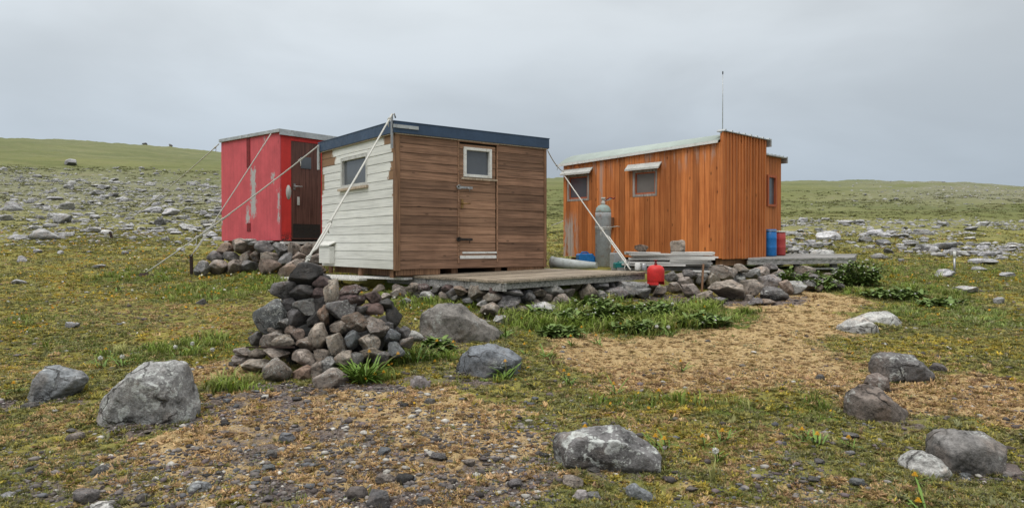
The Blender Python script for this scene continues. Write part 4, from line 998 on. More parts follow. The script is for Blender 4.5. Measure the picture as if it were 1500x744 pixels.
def dandelion(px, py, R, nleaf, heads, lab, name='dandelion', mat='leafgreen', up=.55):
    g = ground(px, py)
    t_ = empty(name, g, rnd.uniform(0, 6.28), lab, 'dandelion', 'dandelions in the turf')
    mb = MB()
    for k in range(nleaf):
        leaf_mb(mb, (rnd.uniform(-1, 1) * R * .25, rnd.uniform(-1, 1) * R * .25, .0), rnd.uniform(0, 6.28), R * rnd.uniform(.6, 1.15), R * rnd.uniform(.035, .065), rnd.uniform(.35, 1.0) + up * .3, rnd.uniform(.2, .7))
    mb.build('leaf_rosette', M[mat], t_)
    for kind, hx, hy in heads:
        hp = at(hx, hy, g.y - .05) - g
        hp = Matrix.Rotation(-t_.rotation_euler.z, 3, 'Z') @ hp
        sb = MB(); sb.tube([(hp.x * .1, hp.y * .1, 0), (hp.x * .45, hp.y * .45, hp.z * .6), (hp.x, hp.y, hp.z)], .0035, 5)
        fl = sb.build('flower', M['stalk'], t_)
        rr = .016 if kind == 'y' else .02
        hb = MB()
        if kind == 'y':
            for lay in range(3):
                for k in range(12):
                    a = 6.283 * (k + lay * .33) / 12; q = rr * (1 - .25 * lay); zz = .004 * lay
                    hb.add([(hp.x, hp.y, hp.z + zz), (hp.x + q * math.cos(a - .16), hp.y + q * math.sin(a - .16), hp.z + zz + .006 + .004 * lay), (hp.x + q * 1.05 * math.cos(a), hp.y + q * 1.05 * math.sin(a), hp.z + zz + .004 + .004 * lay), (hp.x + q * math.cos(a + .16), hp.y + q * math.sin(a + .16), hp.z + zz + .006 + .004 * lay)], [(0, 1, 2, 3)])
            hb.build('petals', M['petal'], fl)
        else:
            for k in range(60):
                dv = Vector((rnd.gauss(0, 1), rnd.gauss(0, 1), rnd.gauss(0, 1))).normalized(); sdv = dv.orthogonal().normalized() * .004; p = hp + dv * rr
                hb.add([tuple(hp), tuple(p - sdv), tuple(p + sdv)], [(0, 1, 2)])
                s2 = dv.cross(sdv).normalized() * .0045; hb.add([tuple(p - sdv), tuple(p + s2), tuple(p + sdv), tuple(p - s2)], [(0, 1, 2, 3)])
            hb.build('seed_head', M['seed'], fl)
    return t_
dandelion(535, 560,   .22, 120, [('y', 549, 549), ('y', 541, 516), ('y', 583, 519), ('y', 562, 546)], 'biggest dandelion clump with orange blooms against the right foot of the cairn', up=.8)
dandelion(515, 555, .17, 70, [], 'leafy dandelion clump pressed against the front of the cairn', up=.7)
dandelion(742, 556, .17, 24, [('y', 740, 530), ('y', 755, 558)], 'dandelion clump at the right foot of the dark slate boulder', up=1.2)
dandelion(610, 530, .2, 24, [('y', 640, 500), ('y', 637, 530), ('y', 664, 502)], 'dandelion clump between the cairn and the slate boulder')
dandelion(640, 525, .16, 20, [('y', 648, 534)], 'small dandelion clump left of the slate boulder')
dandelion(800, 525, .14, 18, [], 'dandelion rosette on the flat ground right of the slate boulder')
dandelion(738, 495, .2, 24, [('y', 776, 486)], 'leafy clump at the right tip of the large grey-brown boulder')
for i, (hx, hy, kd) in enumerate([(826, 544, 'y'), (833, 550, 'y'), (899, 563, 'y'), (965, 573, 'y'), (857, 626, 'y'), (973, 644, 'y'), (1029, 640, 'y'), (1058, 632, 'y'), (1197, 637, 'y'), (1243, 642, 'y'), (1048, 660, 's'), (857, 449, 's'), (845, 453, 's'), (962, 478, 's'), (979, 479, 's'), (843, 440, 's'), (985, 445, 's'), (155, 512, 'y'),
                                  (852, 480, 'y'), (836, 493, 'y'), (1032, 450, 'y'), (1030, 463, 'y'), (257, 508, 's'), (282, 503, 's'), (311, 512, 's'), (147, 524, 's'), (179, 522, 's'), (253, 498, 'y'), (300, 430, 'y'), (310, 428, 'y'), (280, 432, 'y'), (20, 562, 'y'), (1345, 735, 'y'), (1340, 697, 'y'), (226, 418, 'y'), (172, 413, 'y'), (75, 412, 'y'),
                                  (1175, 630, 'y'), (873, 492, 'y'), (768, 505, 'y'), (960, 640, 'y'), (997, 530, 'y')]):
    g = ground(hx + 2, hy + 14)
    dandelion(hx + 2, hy + 14, .085 + .03 * (i % 3), 9 + i % 5, [(kd, hx, hy)], 'dandelion with one orange-yellow bloom above a small rosette in the turf' if kd == 'y' else 'dandelion gone to a round white seed head in the turf')

# leafy bushes beside the right-hand deck
def bush(px, py, wpx, hpx, n, lab, flowers=0):
    g = ground(px, py); k = g.y / F; W_, Hh = wpx * k / 2, hpx * k
    t_ = empty('leafy_bush', g, 0, lab, 'bush', 'leafy bushes by the huts')
    st, lf, fw = MB(), MB(), MB()
    for i in range(n):
        a = rnd.uniform(0, 6.28); q = math.sqrt(rnd.random()); x_, y_ = q * W_ * math.cos(a), q * W_ * .7 * math.sin(a)
        h = Hh * (1 - .55 * q * q) * rnd.uniform(.65, 1.05); tip = Vector((x_ * 1.25, y_ * 1.25, h))
        st.tube([(x_ * .7, y_ * .7, 0), (x_, y_, h * .6), tip], .004, 4, False)
        for j in range(9):
            z = h * rnd.uniform(.15, 1); b = (x_ * (.7 + .55 * z / h), y_ * (.7 + .55 * z / h), z)
            leaf_mb(lf, b, rnd.uniform(0, 6.28), rnd.uniform(.07, .14), rnd.uniform(.016, .032), rnd.uniform(0, .8), rnd.uniform(.1, .6), False)
        if i < flowers: fw.lathe([(0, -.012), (.018, 0), (0, .012)], tip, 6)
    st.build('stem', M['stalk'], t_); lf.build('foliage', M['leafdark'], t_)
    if flowers: fw.build('blossom', M['seed'], t_)
bush(1255, 418, 60, 38, 90, 'dark green bush dotted with white flowers at the end of the right-hand deck', 40)
bush(1195, 425, 60, 28, 45, 'straggly leafy bush among wall stones under the right-hand deck', 5)
bush(1155, 418, 24, 26, 22, 'small leafy bush wedged between wall stones left of the straggly one', 3)
bush(1310, 436, 80, 12, 50, 'low spreading leafy bush in the grass below the white-flowered bush', 14)
bush(1380, 448, 60, 9, 30, 'low leafy bush in the grass farthest to the right', 8)
bush(840, 478, 50, 26, 40, 'leafy clump at the left end of the green patch under the deck', 8)
bush(900, 470, 60, 30, 55, 'tallest leafy clump in the green patch below the red gas bottle', 10)
bush(960, 466, 60, 26, 50, 'leafy clump in the green patch right of the red gas bottle', 8)
bush(1030, 478, 60, 18, 45, 'low grey-green leafy clump at the right end of the green patch', 6)
bush(870, 458, 46, 26, 50, 'leafy clump under the deck between the left end clump and the tallest clump', 6)
bush(930, 486, 60, 16, 46, 'low leafy clump along the front edge of the green patch', 6)
bush(820, 492, 50, 14, 36, 'low leafy clump at the front left of the green patch', 4)
bush(640, 512, 40, 14, 26, 'low leafy clump between the cairn and the large grey-brown boulder', 2)
bush(790, 470, 40, 20, 28, 'small leafy clump below the deck corner', 4)

# ------------------------------------------------------------------ huts
def boards(mb, axis, u0, u1, z0, z1, pitch, holes, vertical, th=.018, gap=.005, out0=0.0, zt=None, jit=.004):
    """boarding on a wall lying in local x=0 (axis 'y', facing -x) or y=0 (axis 'x', facing -y), with openings (u0,u1,z0,z1) left free"""
    def piece(a0, a1, b0, b1, o):
        tb0, tb1 = (b1, b1) if zt is None else (min(b1, zt(a0)), min(b1, zt(a1)))
        if not vertical and zt is None:
            # horizontal lap board: lower edge stands prouder
            oo = (o + .005, o)
        else: oo = (o, o)
        if axis == 'x':
            bot = [(a0, -oo[0] - th, b0), (a1, -oo[0] - th, b0), (a1, 0, b0), (a0, 0, b0)]; top = [(a0, -oo[1] - th, tb0), (a1, -oo[1] - th, tb1), (a1, 0, tb1), (a0, 0, tb0)]
        else:
            bot = [(-oo[0] - th, a1, b0), (-oo[0] - th, a0, b0), (0, a0, b0), (0, a1, b0)]; top = [(-oo[1] - th, a1, tb1), (-oo[1] - th, a0, tb0), (0, a0, tb0), (0, a1, tb1)]
        mb.hexa(bot, top)
    if vertical:
        u = u0
        while u < u1 - .01:
            v = min(u + pitch * rnd.uniform(.93, 1.07), u1); o = out0 + rnd.uniform(0, jit)
            segs = [(z0, z1)]
            for h in holes:
                if v > h[0] + .005 and u < h[1] - .005:
                    segs = [s for q in segs for s in ((q[0], min(q[1], h[2])), (max(q[0], h[3]), q[1])) if s[1] - s[0] > .01]
            for s in segs: piece(u, v - gap, s[0], s[1], o)
            for h in holes:
                if u < h[0] - .004 < v - .009: piece(u, h[0], h[2], h[3], o)
                if u < h[1] + .004 < v - .009: piece(h[1], v - gap, h[2], h[3], o)
            u = v
    else:
        z = z0
        while z < z1 - .01:
            zz = min(z + pitch, z1); o = out0 + rnd.uniform(0, jit)
            segs = [(u0, u1)]
            for h in holes:
                if zz > h[2] + .005 and z < h[3] - .005:
                    segs = [s for q in segs for s in ((q[0], min(q[1], h[0])), (max(q[0], h[1]), q[1])) if s[1] - s[0] > .01]
            for s in segs: piece(s[0], s[1], z, zz - gap, o)
            for h in holes:
                if z < h[2] - .004 < zz - .009: piece(h[0], h[1], z, h[2], o)
                if z < h[3] + .004 < zz - .009: piece(h[0], h[1], h[3], zz - gap, o)
            z = zz
def P(axis, u, o, z):
    return (u, -o, z) if axis == 'x' else (-o, u, z)
def slab(mb, axis, u0, u1, o0, o1, z0, z1):
    if axis == 'x': mb.box(u0, u1, -o1, -o0, z0, z1)
    else: mb.box(-o1, -o0, u0, u1, z0, z1)
def framed_window(root, axis, u0, u1, z0, z1, fw, mframe, mglass, proud=.03, sill=None, recess=.03, name='window'):
    f = MB()
    slab(f, axis, u0, u0 + fw, -.05, proud, z0, z1); slab(f, axis, u1 - fw, u1, -.05, proud, z0, z1)
    slab(f, axis, u0 + fw, u1 - fw, -.05, proud - .002, z1 - fw, z1); slab(f, axis, u0 + fw, u1 - fw, -.05, proud - .002, z0, z0 + fw)
    wo = f.build(name, mframe, root, .003)
    g = MB(); slab(g, axis, u0 + fw - .004, u1 - fw + .004, -recess - .012, -recess, z0 + fw - .004, z1 - fw + .004); g.build('pane', mglass, wo)
    if sill:
        s = MB(); slab(s, axis, u0 - .04, u1 + .04, 0, proud + .04, z0 - .045, z0 - .003); s.build('sill', sill, wo, .003)
    return wo

# --- brown and white hut
BW, BD, BH = 2.835, 2.754, 2.2
brown = empty('brown_hut', (-1.71, 10.72, 1.23), .646, 'small hut with brown boarded door front, white side and navy blue roof edge', 'hut', 'huts on the plateau')
core = MB(); core.box(.03, BW - .01, .03, BD, .02, 2.02)
core.build('inner_shell', M['black'], brown)
mb = MB(); boards(mb, 'x', .045, BW - .03, .02, 2.03, .134, [(1.08, 1.815, .155, 2.0)], False); mb.build('front_wall', M['brown_boards'], brown)
mb = MB(); boards(mb, 'y', .045, BD, .02, 2.03, .134, [(.93, 1.94, 1.32, 1.84)], False)
sw = mb.build('side_wall', M['white_boards'], brown); sw['label'] = 'white painted side wall with bare wood showing near the top corners'
mb = MB(); mb.box(BW - .004, BW + .02, .02, BD, .02, 2.02); mb.box(.05, BW, BD + .002, BD + .022, .02, 2.02); mb.build('rear_wall', M['corner_wood'], brown)
mb = MB(); mb.box(-.036, .044, -.036, .044, .0, 2.03); mb.build('corner_board', M['corner_wood'], brown, .004)
mb = MB(); mb.box(BW - .03, BW + .025, -.036, .02, .0, 2.03); mb.build('corner_board', M['corner_wood'], brown, .004)
mb = MB(); mb.box(-.07, BW + .06, -.065, BD + .06, 2.03, 2.2); fas = mb.build('roof', M['navy'], brown, .006)
mb = MB(); mb.box(-.076, BW + .066, -.071, BD + .066, 2.192, 2.206); mb.build('roof_edge_trim', M['navy'], fas, .002)
mb = MB(); mb.box(-.055, BW + .045, -.05, -.04, 2.015, 2.033); mb.box(-.055, -.045, -.05, BD + .04, 2.015, 2.033); mb.build('drip_edge', M['pale_wood'], fas)
# door
dr = MB(); boards(dr, 'x', 1.10, 1.793, .15, 1.975, .134, [(1.2, 1.68, 1.47, 1.92)], False, .02, .005, -.012)
door = dr.build('door', M['door_boards'], brown)
mb = MB(); slab(mb, 'x', 1.06, 1.083, 0, .036, .10, 2.0); slab(mb, 'x', 1.812, 1.832, 0, .034, .10, 2.0); slab(mb, 'x', 1.04, 1.84, 0, .045, 2.0, 2.022); mb.build('door_frame', M['door_boards'], brown, .002)
framed_window(door, 'x', 1.17, 1.705, 1.455, 1.925, .045, M['white'], M['glass'], .045, None, .01)
mb = MB(); slab(mb, 'x', 1.13, 1.82, .0, .035, 1.415, 1.445); mb.build('window_ledge', M['pale_wood'], door, .002)
mb = MB(); slab(mb, 'x', 1.10, 1.80, .0, .034, .165, .215); slab(mb, 'x', 1.15, 1.81, .0, .03, .245, .275); mb.build('kick_strip', M['white'], door, .002)
def hasp(z):
    mb = MB()
    mb.lathe([(.028, 0), (.028, .012), (.016, .014), (.016, 0)], (0, 0, 0), 12)
    vs = [(1.05 + v[0] * 1.0, -.045 - v[2], z + v[1]) for v in mb.v]; mb.v = vs
    slab(mb, 'x', 1.04, 1.10, .036, .044, z - .03, z + .03); slab(mb, 'x', 1.10, 1.33, .03, .04, z - .018, z + .018); mb.tube([(1.22, -.045, z), (1.25, -.075, z - .02), (1.26, -.06, z - .06)], .007, 6)
    mb.tube([(1.02, -.05, z + .01), (1.06, -.06, z + .035), (1.10, -.06, z + .02)], .006, 6)
    return mb
hasp(1.285).build('latch', M['steel'], door); hasp(.47).build('latch', M['dark_steel'], door)
mb = MB(); mb.tube([(1.14, -.03, 1.03), (1.14, -.075, 1.03), (1.26, -.08, 1.035)], .009, 8); slab(mb, 'x', 1.12, 1.16, .02, .034, .96, 1.1); mb.build('handle', M['brass'], door)
# side window, vent box
framed_window(brown, 'y', .93, 1.94, 1.33, 1.835, .05, M['off_white'], M['glass'], .03, M['pale_wood'], .02)
mb = MB(); slab(mb, 'y', 2.2, 2.66, .025, .12, .07, .36)
mb.hexa([(-.15, 2.70, .365), (-.15, 2.16, .365), (-.02, 2.16, .425), (-.02, 2.70, .425)], [(-.15, 2.70, .385), (-.15, 2.16, .385), (-.02, 2.16, .445), (-.02, 2.70, .445)]); mb.build('vent_box', M['white_boards'], brown)
# small hood on the far side wall
mb = MB(); mb.hexa([(BW + .02, .75, .72), (BW + .22, .75, .60), (BW + .22, 1.5, .60), (BW + .02, 1.5, .72)], [(BW + .02, .75, .745), (BW + .22, .75, .625), (BW + .22, 1.5, .625), (BW + .02, 1.5, .745)]); mb.box(BW + .02, BW + .06, .8, 1.45, .0, .7); mb.build('side_hood', M['corner_wood'], brown)
# corner irons
mb = MB(); mb.box(-.095, -.073, -.04, .0, 1.80, 2.28); mb.tube([(-.085, -.02, 2.27), (-.06, -.05, 2.31), (-.03, -.03, 2.25)], .012, 8); mb.build('corner_iron', M['steel'], brown)
mb = MB(); mb.box(-.09, .33, -.084, -.074, 2.10, 2.15); mb.build('corner_iron', M['zinc'], brown)
mb = MB(); mb.box(-.092, -.076, BD - .03, BD + .05, 1.72, 2.16); mb.build('corner_iron', M['zinc'], brown)
mb = MB()
for q in (.25, 1.05, 1.9, 2.6): mb.box(q - .06, q + .06, .06, BD - .05, -.10, .019)
for q in (.2, 1.3, 2.5): mb.box(.02, .05, q - .06, q + .06, -.11, .015)
mb.build('skid', M['corner_wood'], brown)
for u0_, u1_ in ((.0, .75), (2.05, BW)):
    mb = MB(); slab(mb, 'x', u0_, u1_, -.02, .0, -.07, .018); mb.build('footing_board', M['corner_wood'], brown)

# --- wooden deck in front of it
Fp, Rp, Lp = Vector((-.11, 9.2, 1.155)), Vector((2.02, 10.82, 1.215)), Vector((-2.02, 11.62, 1.145))
deck = empty('wooden_deck', Fp, 0, 'wide weathered plank deck in front of the brown door, resting on stones', 'deck')
aR, aL = Rp - Fp, Lp - Fp
mb = MB(); k = 0.0
nb = 21
for i in range(nb):
    s0, s1 = i / nb, (i + 1) / nb - .0018
    A = aL * s0; Bq = aL * s1; e0, e1 = aR * (1 + rnd.uniform(-.006, .008)), -aR.normalized() * rnd.uniform(.0, .02)
    dz = Vector((0, 0, rnd.uniform(-.003, .003)))
    pts = [A + e1, A + e0, Bq + e0, Bq + e1]
    mb.hexa([p + dz - Vector((0, 0, .03)) for p in pts], [p + dz for p in pts])
dk = mb.build('planking', M['deck_wood'], deck)
nrm = Vector((aL.y, -aL.x, 0)).normalized()
mb = MB(); mb.bar(Vector((0, 0, -.085)) + aR * .012, aL * 1.0 + Vector((0, 0, -.085)) + aR * .012, .04, .105); mb.build('edge_beam', M['grey_wood'], deck)
mb = MB(); mb.bar(aL * .02 + Vector((0, 0, -.075)), aR + aL * .02 + Vector((0, 0, -.075)), .04, .085); mb.build('edge_beam', M['grey_wood'], deck)
mb = MB()
for s in (.3, .62): mb.bar(aL * s + Vector((0, 0, -.085)), aL * s + aR + Vector((0, 0, -.085)), .07, .10)
mb.build('joist', M['grey_wood'], deck)
low = empty('low_deck', at(474, 405, 12.6), 0, 'low pale board walkway along the foot of the white wall', 'deck')
mb = MB()
q0, q1 = at(436, 402, 13.1) - low.location, at(600, 408, 10.9) - low.location
side_ = Vector((-.8, -.55, 0)).normalized()
for i in range(3):
    a_, b_ = q0 + side_ * (.02 + .17 * i) + Vector((0, 0, -.02 * i)), q1 + side_ * (.02 + .17 * i) + Vector((0, 0, -.035 * i)); mb.bar(a_, b_.lerp(a_, .28 * i), .155, .035)
mb.build('planking', M['light_planks'], low)
mb = MB(); mb.bar(q0 + side_ * .5 + Vector((0, 0, -.09)), q1.lerp(q0, .45) + side_ * .5 + Vector((0, 0, -.1)), .04, .06); mb.build('edge_beam', M['off_white'], low)

# --- orange hut
OW, OD = 1.535, 3.726
orange = empty('orange_hut', (3.654, 12.566, 1.378), .757, 'orange-stained board hut with pale green sloping roof and two hooded windows', 'hut', 'huts on the plateau')
E0, E1 = 2.02, 1.905                                        # eaves at near and far end
zt = lambda u: E0 + (E1 - E0) * u / OD
core = MB(); core.hexa([(.02, OD - .01, .0), (.02, .02, .0), (OW + .7, .35, .0), (OW + .7, OD - .01, .0)], [(.02, OD - .01, E1 - .01), (.02, .02, E0 - .01), (OW + .7, .35, 1.85), (OW + .7, OD - .01, 1.75)]); core.build('inner_shell', M['black'], orange)
HO = [(1.35, 1.911, 1.155, 1.66), (3.016, 3.609, 1.145, 1.69)]
mb = MB(); boards(mb, 'y', .002, OD, .0, 2.3, .118, HO, True, .018, .007, 0, zt, .005); mb.build('long_wall', M['orange_boards'], orange)
mb = MB(); zt2 = lambda u: 2.195
boards(mb, 'x', -.02, OW, -.01, 2.2, .105, [], True, .018, .012, .0, zt2, .008)
for k in range(14): slab(mb, 'x', k * .105 + .07, k * .105 + .092, .018, .036, .0, 2.19)
mb.build('end_wall', M['orange_end'], orange)
mb = MB(); mb.box(.0, OW, .003, .05, 1.85, 2.18); mb.box(OW - .003, OW + .015, .0, .6, .0, 2.18); mb.build('parapet_back', M['orange_end'], orange)
mb = MB(); mb.box(-.03, OW + .06, -.06, .10, 2.199, 2.212)
for k in range(8): q = -.02 + k * (OW + .06) / 7.2; mb.hexa([(q, -.06, 2.213), (q + .045, -.06, 2.213), (q + .045, .10, 2.213), (q, .10, 2.213)], [(q + .012, -.06, 2.238), (q + .033, -.06, 2.238), (q + .033, .10, 2.238), (q + .012, .10, 2.238)])
mb.box(OW + .061, OW + .085, -.075, .12, 2.08, 2.225); mb.build('parapet_cap', M['zinc'], orange)
mb = MB()
ev0, ev1 = Vector((-.07, .05, E0 + .015)), Vector((-.07, OD + .09, E1 + .010)); rg0, rg1 = Vector((.40, .05, E0 + .18)), Vector((.40, OD + .07, E1 + .235)); bk0, bk1 = Vector((2.25, .35, E0 - .14)), Vector((2.25, OD + .09, E1 - .1))
up = Vector((0, 0, .022))
m_ = 9
vs = []; fs = []
for i in range(m_ + 1):
    q = i / m_
    for a_, b_ in ((ev0, ev1),):
        base = [ev0.lerp(rg0, q), ev1.lerp(rg1, q)]
    arch = Vector((0, 0, .03 * math.sin(math.pi * q)))
    vs += [base[0] + arch, base[1] + arch, base[0] + arch + up, base[1] + arch + up]
for i in range(m_):
    o = i * 4; fs += [(o, o + 4, o + 5, o + 1), (o + 2, o + 3, o + 7, o + 6), (o, o + 2, o + 6, o + 4), (o + 1, o + 5, o + 7, o + 3)]
fs += [(0, 1, 3, 2)]
mb.add(vs, fs, True); mb.hexa([rg0, bk0, bk1, rg1], [rg0 + up, bk0 + up, bk1 + up, rg1 + up]); rf = mb.build('roof', M['roof_green'], orange)
mb = MB(); mb.bar(ev0 + Vector((-.008, 0, -.005)), ev1 + Vector((-.008, 0, -.005)), .014, .05); mb.build('eaves_trim', M['white'], rf)
for (u0, u1, z0, z1), gm in zip(HO, ('glass_pale', 'glass')):
    wo = framed_window(orange, 'y', u0, u1, z0, z1, .045, M['grey_frame'], M[gm], .028, None, .012)
    f = MB(); slab(f, 'y', u0 + .045, u0 + .07, -.03, .006, z0 + .045, z1 - .045); slab(f, 'y', u1 - .07, u1 - .045, -.03, .006, z0 + .045, z1 - .045); slab(f, 'y', u0 + .07, u1 - .07, -.03, .004, z0 + .045, z0 + .075); slab(f, 'y', u0 + .07, u1 - .07, -.03, .004, z1 - .07, z1 - .045); f.build('sash', M['red_wood'], wo)
    if gm == 'glass_pale':
        f = MB(); slab(f, 'y', u0 + .3, u0 + .37, -.05, -.03, z0 + .06, z1 - .06)
    h = MB(); h.hexa([(-.12, u1 + .12, z1 + .005), (-.12, u0 - .10, z1 + .005), (-.022, u0 - .10, z1 + .10), (-.022, u1 + .12, z1 + .10)], [(-.12, u1 + .12, z1 + .03), (-.12, u0 - .10, z1 + .03), (-.022, u0 - .10, z1 + .125), (-.022, u1 + .12, z1 + .125)])
    h.hexa([(-.128, u1 + .12, z1 - .005), (-.128, u0 - .10, z1 - .005), (-.121, u0 - .10, z1 - .005), (-.121, u1 + .12, z1 - .005)], [(-.128, u1 + .12, z1 + .032), (-.128, u0 - .10, z1 + .032), (-.121, u0 - .10, z1 + .032), (-.121, u1 + .12, z1 + .032)]); h.build('rain_hood', M['off_white'], wo)
# lean-to behind the end wall
lean = MB(); rx, ry = OW + .03, .32
for k in range(10):
    u0 = rx + k * .118; u1 = u0 + .106
    for z0, z1 in (((-.01, 1.0), (1.62, 1.985)) if rx + .61 < (u0 + u1) / 2 < rx + .98 else ((-.01, 1.985),)):
        lean.box(u0, u1, ry - .018, ry, z0, z1)
lean.box(rx + 10 * .118 - .012, rx + 10 * .118 + .01, ry - .02, OD - .5, -.01, 1.98)
ln = lean.build('lean_to_wall', M['orange_end'], orange)
lr = MB(); lr.box(rx - .02, rx + 1.28, ry - .10, OD - .4, 1.99, 2.005)
for k in range(8): lr.box(rx + k * .16, rx + k * .16 + .03, ry - .10, OD - .4, 2.006, 2.028)
lr.box(rx + 1.281, rx + 1.30, ry - .11, OD - .4, 1.89, 2.02); lr.build('lean_to_roof', M['zinc'], orange)
wl = MB(); u0, u1 = rx + .60, rx + .97
for a_, b_, c_, d_ in ((u0, u0 + .05, 1.0, 1.62), (u1 - .05, u1, 1.0, 1.62), (u0 + .05, u1 - .05, 1.0, 1.045), (u0 + .05, u1 - .05, 1.575, 1.62)): wl.box(a_, b_, ry - .045, ry + .02, c_, d_)
wlo = wl.build('window', M['red_wood'], orange); g_ = MB(); g_.box(u0 + .05, u1 - .05, ry + .0, ry + .01, 1.045, 1.575); g_.build('pane', M['glass'], wlo)
mb = MB()
for q in (.1, .9, 1.7, 2.6, 3.5): mb.box(.05, OW + .6, q - .06, q + .06, -.13, -.02)
mb.build('skid', M['corner_wood'], orange)
# mounting block by the gas cylinder
mb = MB(); slab(mb, 'y', 2.36, 2.52, .03, .14, .60, .78); mb.build('cylinder_bracket', M['corner_wood'], orange)
ant = empty('radio_antenna', (0, 0, 0), 0, 'thin whip antenna standing up above the roof of the orange hut', 'antenna')
ab, atp = at(1058.5, 196, 13.4), at(1058.5, 107, 13.4)
ant.location = ab; h_ = atp.z - ab.z
mb = MB(); mb.tube([(0, 0, -.25), (0, 0, h_ * .55), (0, 0, h_ - .02)], [.009, .008, .006], 8); mb.build('mast', M['zinc'], ant)
mb = MB(); mb.lathe([(.008, -.03), (.011, -.01), (.011, .02), (.004, .03)], (0, 0, h_), 10); mb.build('tip', M['black'], ant)

# --- red hut
RWd, RD, RH = 1.62, 2.188, 2.15
red = empty('red_hut', (-4.486, 13.999, 1.702), .882, 'faded red box hut with peeling paint and a dark brown door', 'hut', 'huts on the plateau')
mb = MB(); mb.box(.0, .03, .0, RD, .0, 2.08); mb.box(.03, RWd, RD - .03, RD, .0, 2.08); mb.build('side_wall', M['red_side'], red, .004)
mb = MB(); mb.box(.032, .25, .0, .03, -.005, 2.08); mb.box(.95, RWd, .0, .03, -.005, 2.08); mb.box(.25, .95, .0, .03, 1.955, 2.08); mb.build('front_wall', M['red_front'], red)
mb = MB(); mb.box(RWd - .03, RWd, .03, RD - .03, .0, 2.08); mb.build('rear_wall', M['red_front'], red)
mb = MB(); mb.box(.05, RWd - .05, .06, RD - .05, .0, 2.05); mb.build('inner_shell', M['black'], red)
mb = MB(); mb.box(-.03, RWd + .05, -.05, -.035, 2.035, 2.15); mb.box(-.045, -.031, -.05, RD + .02, 2.085, 2.15); mb.box(-.03, RWd + .05, -.034, RD + .02, 2.085, 2.145); mb.build('roof', M['zinc'], red, .003)
mb = MB(); mb.box(.255, .945, .004, .045, .03, 1.95); rd = mb.build('door', M['door_dark'], red, .003)
mb = MB(); mb.box(.29, .92, -.002, .002, .05, .33); mb.build('kick_plate', M['dark_steel'], rd)
mb = MB(); mb.box(.47, .71, -.006, .02, 1.43, 1.66); mb.build('pane', M['glass'], rd, .003)
mb = MB(); mb.tube([(.32, .0, 1.06), (.32, -.06, 1.06), (.46, -.065, 1.065)], .011, 8); mb.box(.30, .345, -.008, .003, 1.0, 1.12); mb.build('handle', M['steel'], rd)
mb = MB(); mb.box(.385, .425, -.03, .003, .70, .86); mb.build('lock', M['off_white'], rd, .004)
mb = MB(); mb.lathe([(.0, 0), (.13, 0), (.13, .003), (.0, .003)], (0, 0, 0), 20); mb.v = [(.19 + v[0] * .45, -.001 - v[2], .94 + v[1] * 1.1) for v in mb.v]; mb.build('bare_patch', M['off_white'], red)
for z0_, z1_ in ((1.48, 2.08), (.19, .36)):
    mb = MB(); mb.box(-.012, -.001, 1.05, 1.17, z0_, z1_); mb.build('joint_strip', M['rust_strip'], red)
mb = MB(); mb.box(-.006, RWd, -.13, .0, -.07, -.02); mb.build('doorstep', M['light_planks'], red)
mb = MB()
for q in (.2, 1.2): mb.box(q - .08, q + .08, .05, RD - .05, -.14, -.004)
mb.build('skid', M['corner_wood'], red)

# ------------------------------------------------------------------ ropes and stakes
def sag(a, b, s, n=14):
    a, b = Vector(a), Vector(b)
    return [a.lerp(b, i / n) - Vector((0, 0, s * 4 * (i / n) * (1 - i / n))) for i in range(n + 1)]
def guy(a, b, lab, r=.0105, s=.03, dbl=None, knots=()):
    a, b = Vector(a), Vector(b)
    t_ = empty('guy_rope', b, 0, lab, 'rope', 'guy ropes holding down the huts')
    r *= .95
    mb = MB(); mb.tube([p - b for p in sag(a, b, s)], r, 8); ro = mb.build('rope', M['rope'], t_)
    P_ = sag(a, b, s, 40)
    if dbl:
        d0, d1 = P_[int(dbl[0] * 40)], P_[int(dbl[1] * 40)]
        o = Vector((.028, 0, .006)); mb = MB(); mb.tube([d0 - b, d0.lerp(d1, .1) - b + o, d0.lerp(d1, .9) - b + o, d1 - b], r * .95, 8); mb.build('doubled_length', M['rope'], t_)
    for q in knots:
        c = P_[int(q * 40)] - b; d_ = (P_[min(40, int(q * 40) + 1)] - P_[int(q * 40) - 1]).normalized()
        mb = MB(); n_ = d_.orthogonal().normalized(); w_ = d_.cross(n_)
        mb.tube([c + d_ * (k * .006 - .036) + (n_ * math.cos(k * 1.25) + w_ * math.sin(k * 1.25)) * r * 1.5 for k in range(13)], r * .8, 6)
        mb.tube([c, c + n_ * .03 - Vector((0, 0, .05)), c + n_ * .015 - Vector((0, 0, .10))], r * .6, 6); mb.build('knot', M['rope'], t_)
    return t_
Ctop = brown.matrix_basis @ Vector((-.085, -.03, 2.30)); Ltop = brown.matrix_basis @ Vector((-.09, BD + .0, 2.14)); Rtop = brown.matrix_basis @ Vector((BW + .05, -.03, 2.0))
cair = at(447, 386, cb + .72)
guy(Ctop, cair, 'white guy rope from the near roof corner of the brown hut down to the cairn', .0125, .015, (.82, .97), (.80, .98, .06))
guy(at(438, 400, cb + .85), at(384, 478, cb + .45), 'white guy rope end running down the back left edge of the cairn', .011, .01)
plate = ground(214, 404)
guy(Ltop, plate + Vector((0, 0, .06)), 'white guy rope from the far left corner of the white wall to the ground plate', .0125, .05, (.52, .72), (.12, .55, .72))
post = ground(281, 403)
ptop = at(280, 373, post.y)
guy(at(397, 196, 14.0), ptop + Vector((0, -.012, -.03)), 'white guy rope from the red hut roof corner to the short iron post', .0105, .02, (.72, .98), (.74, .97))
stk = ground(164, 348)
guy(red.matrix_basis @ Vector((-.05, RD, 2.05)), stk + Vector((0, 0, .12)), 'grey guy rope from the far red hut corner across the stony belt to a stake', .011, .05, None, (.96, .04))
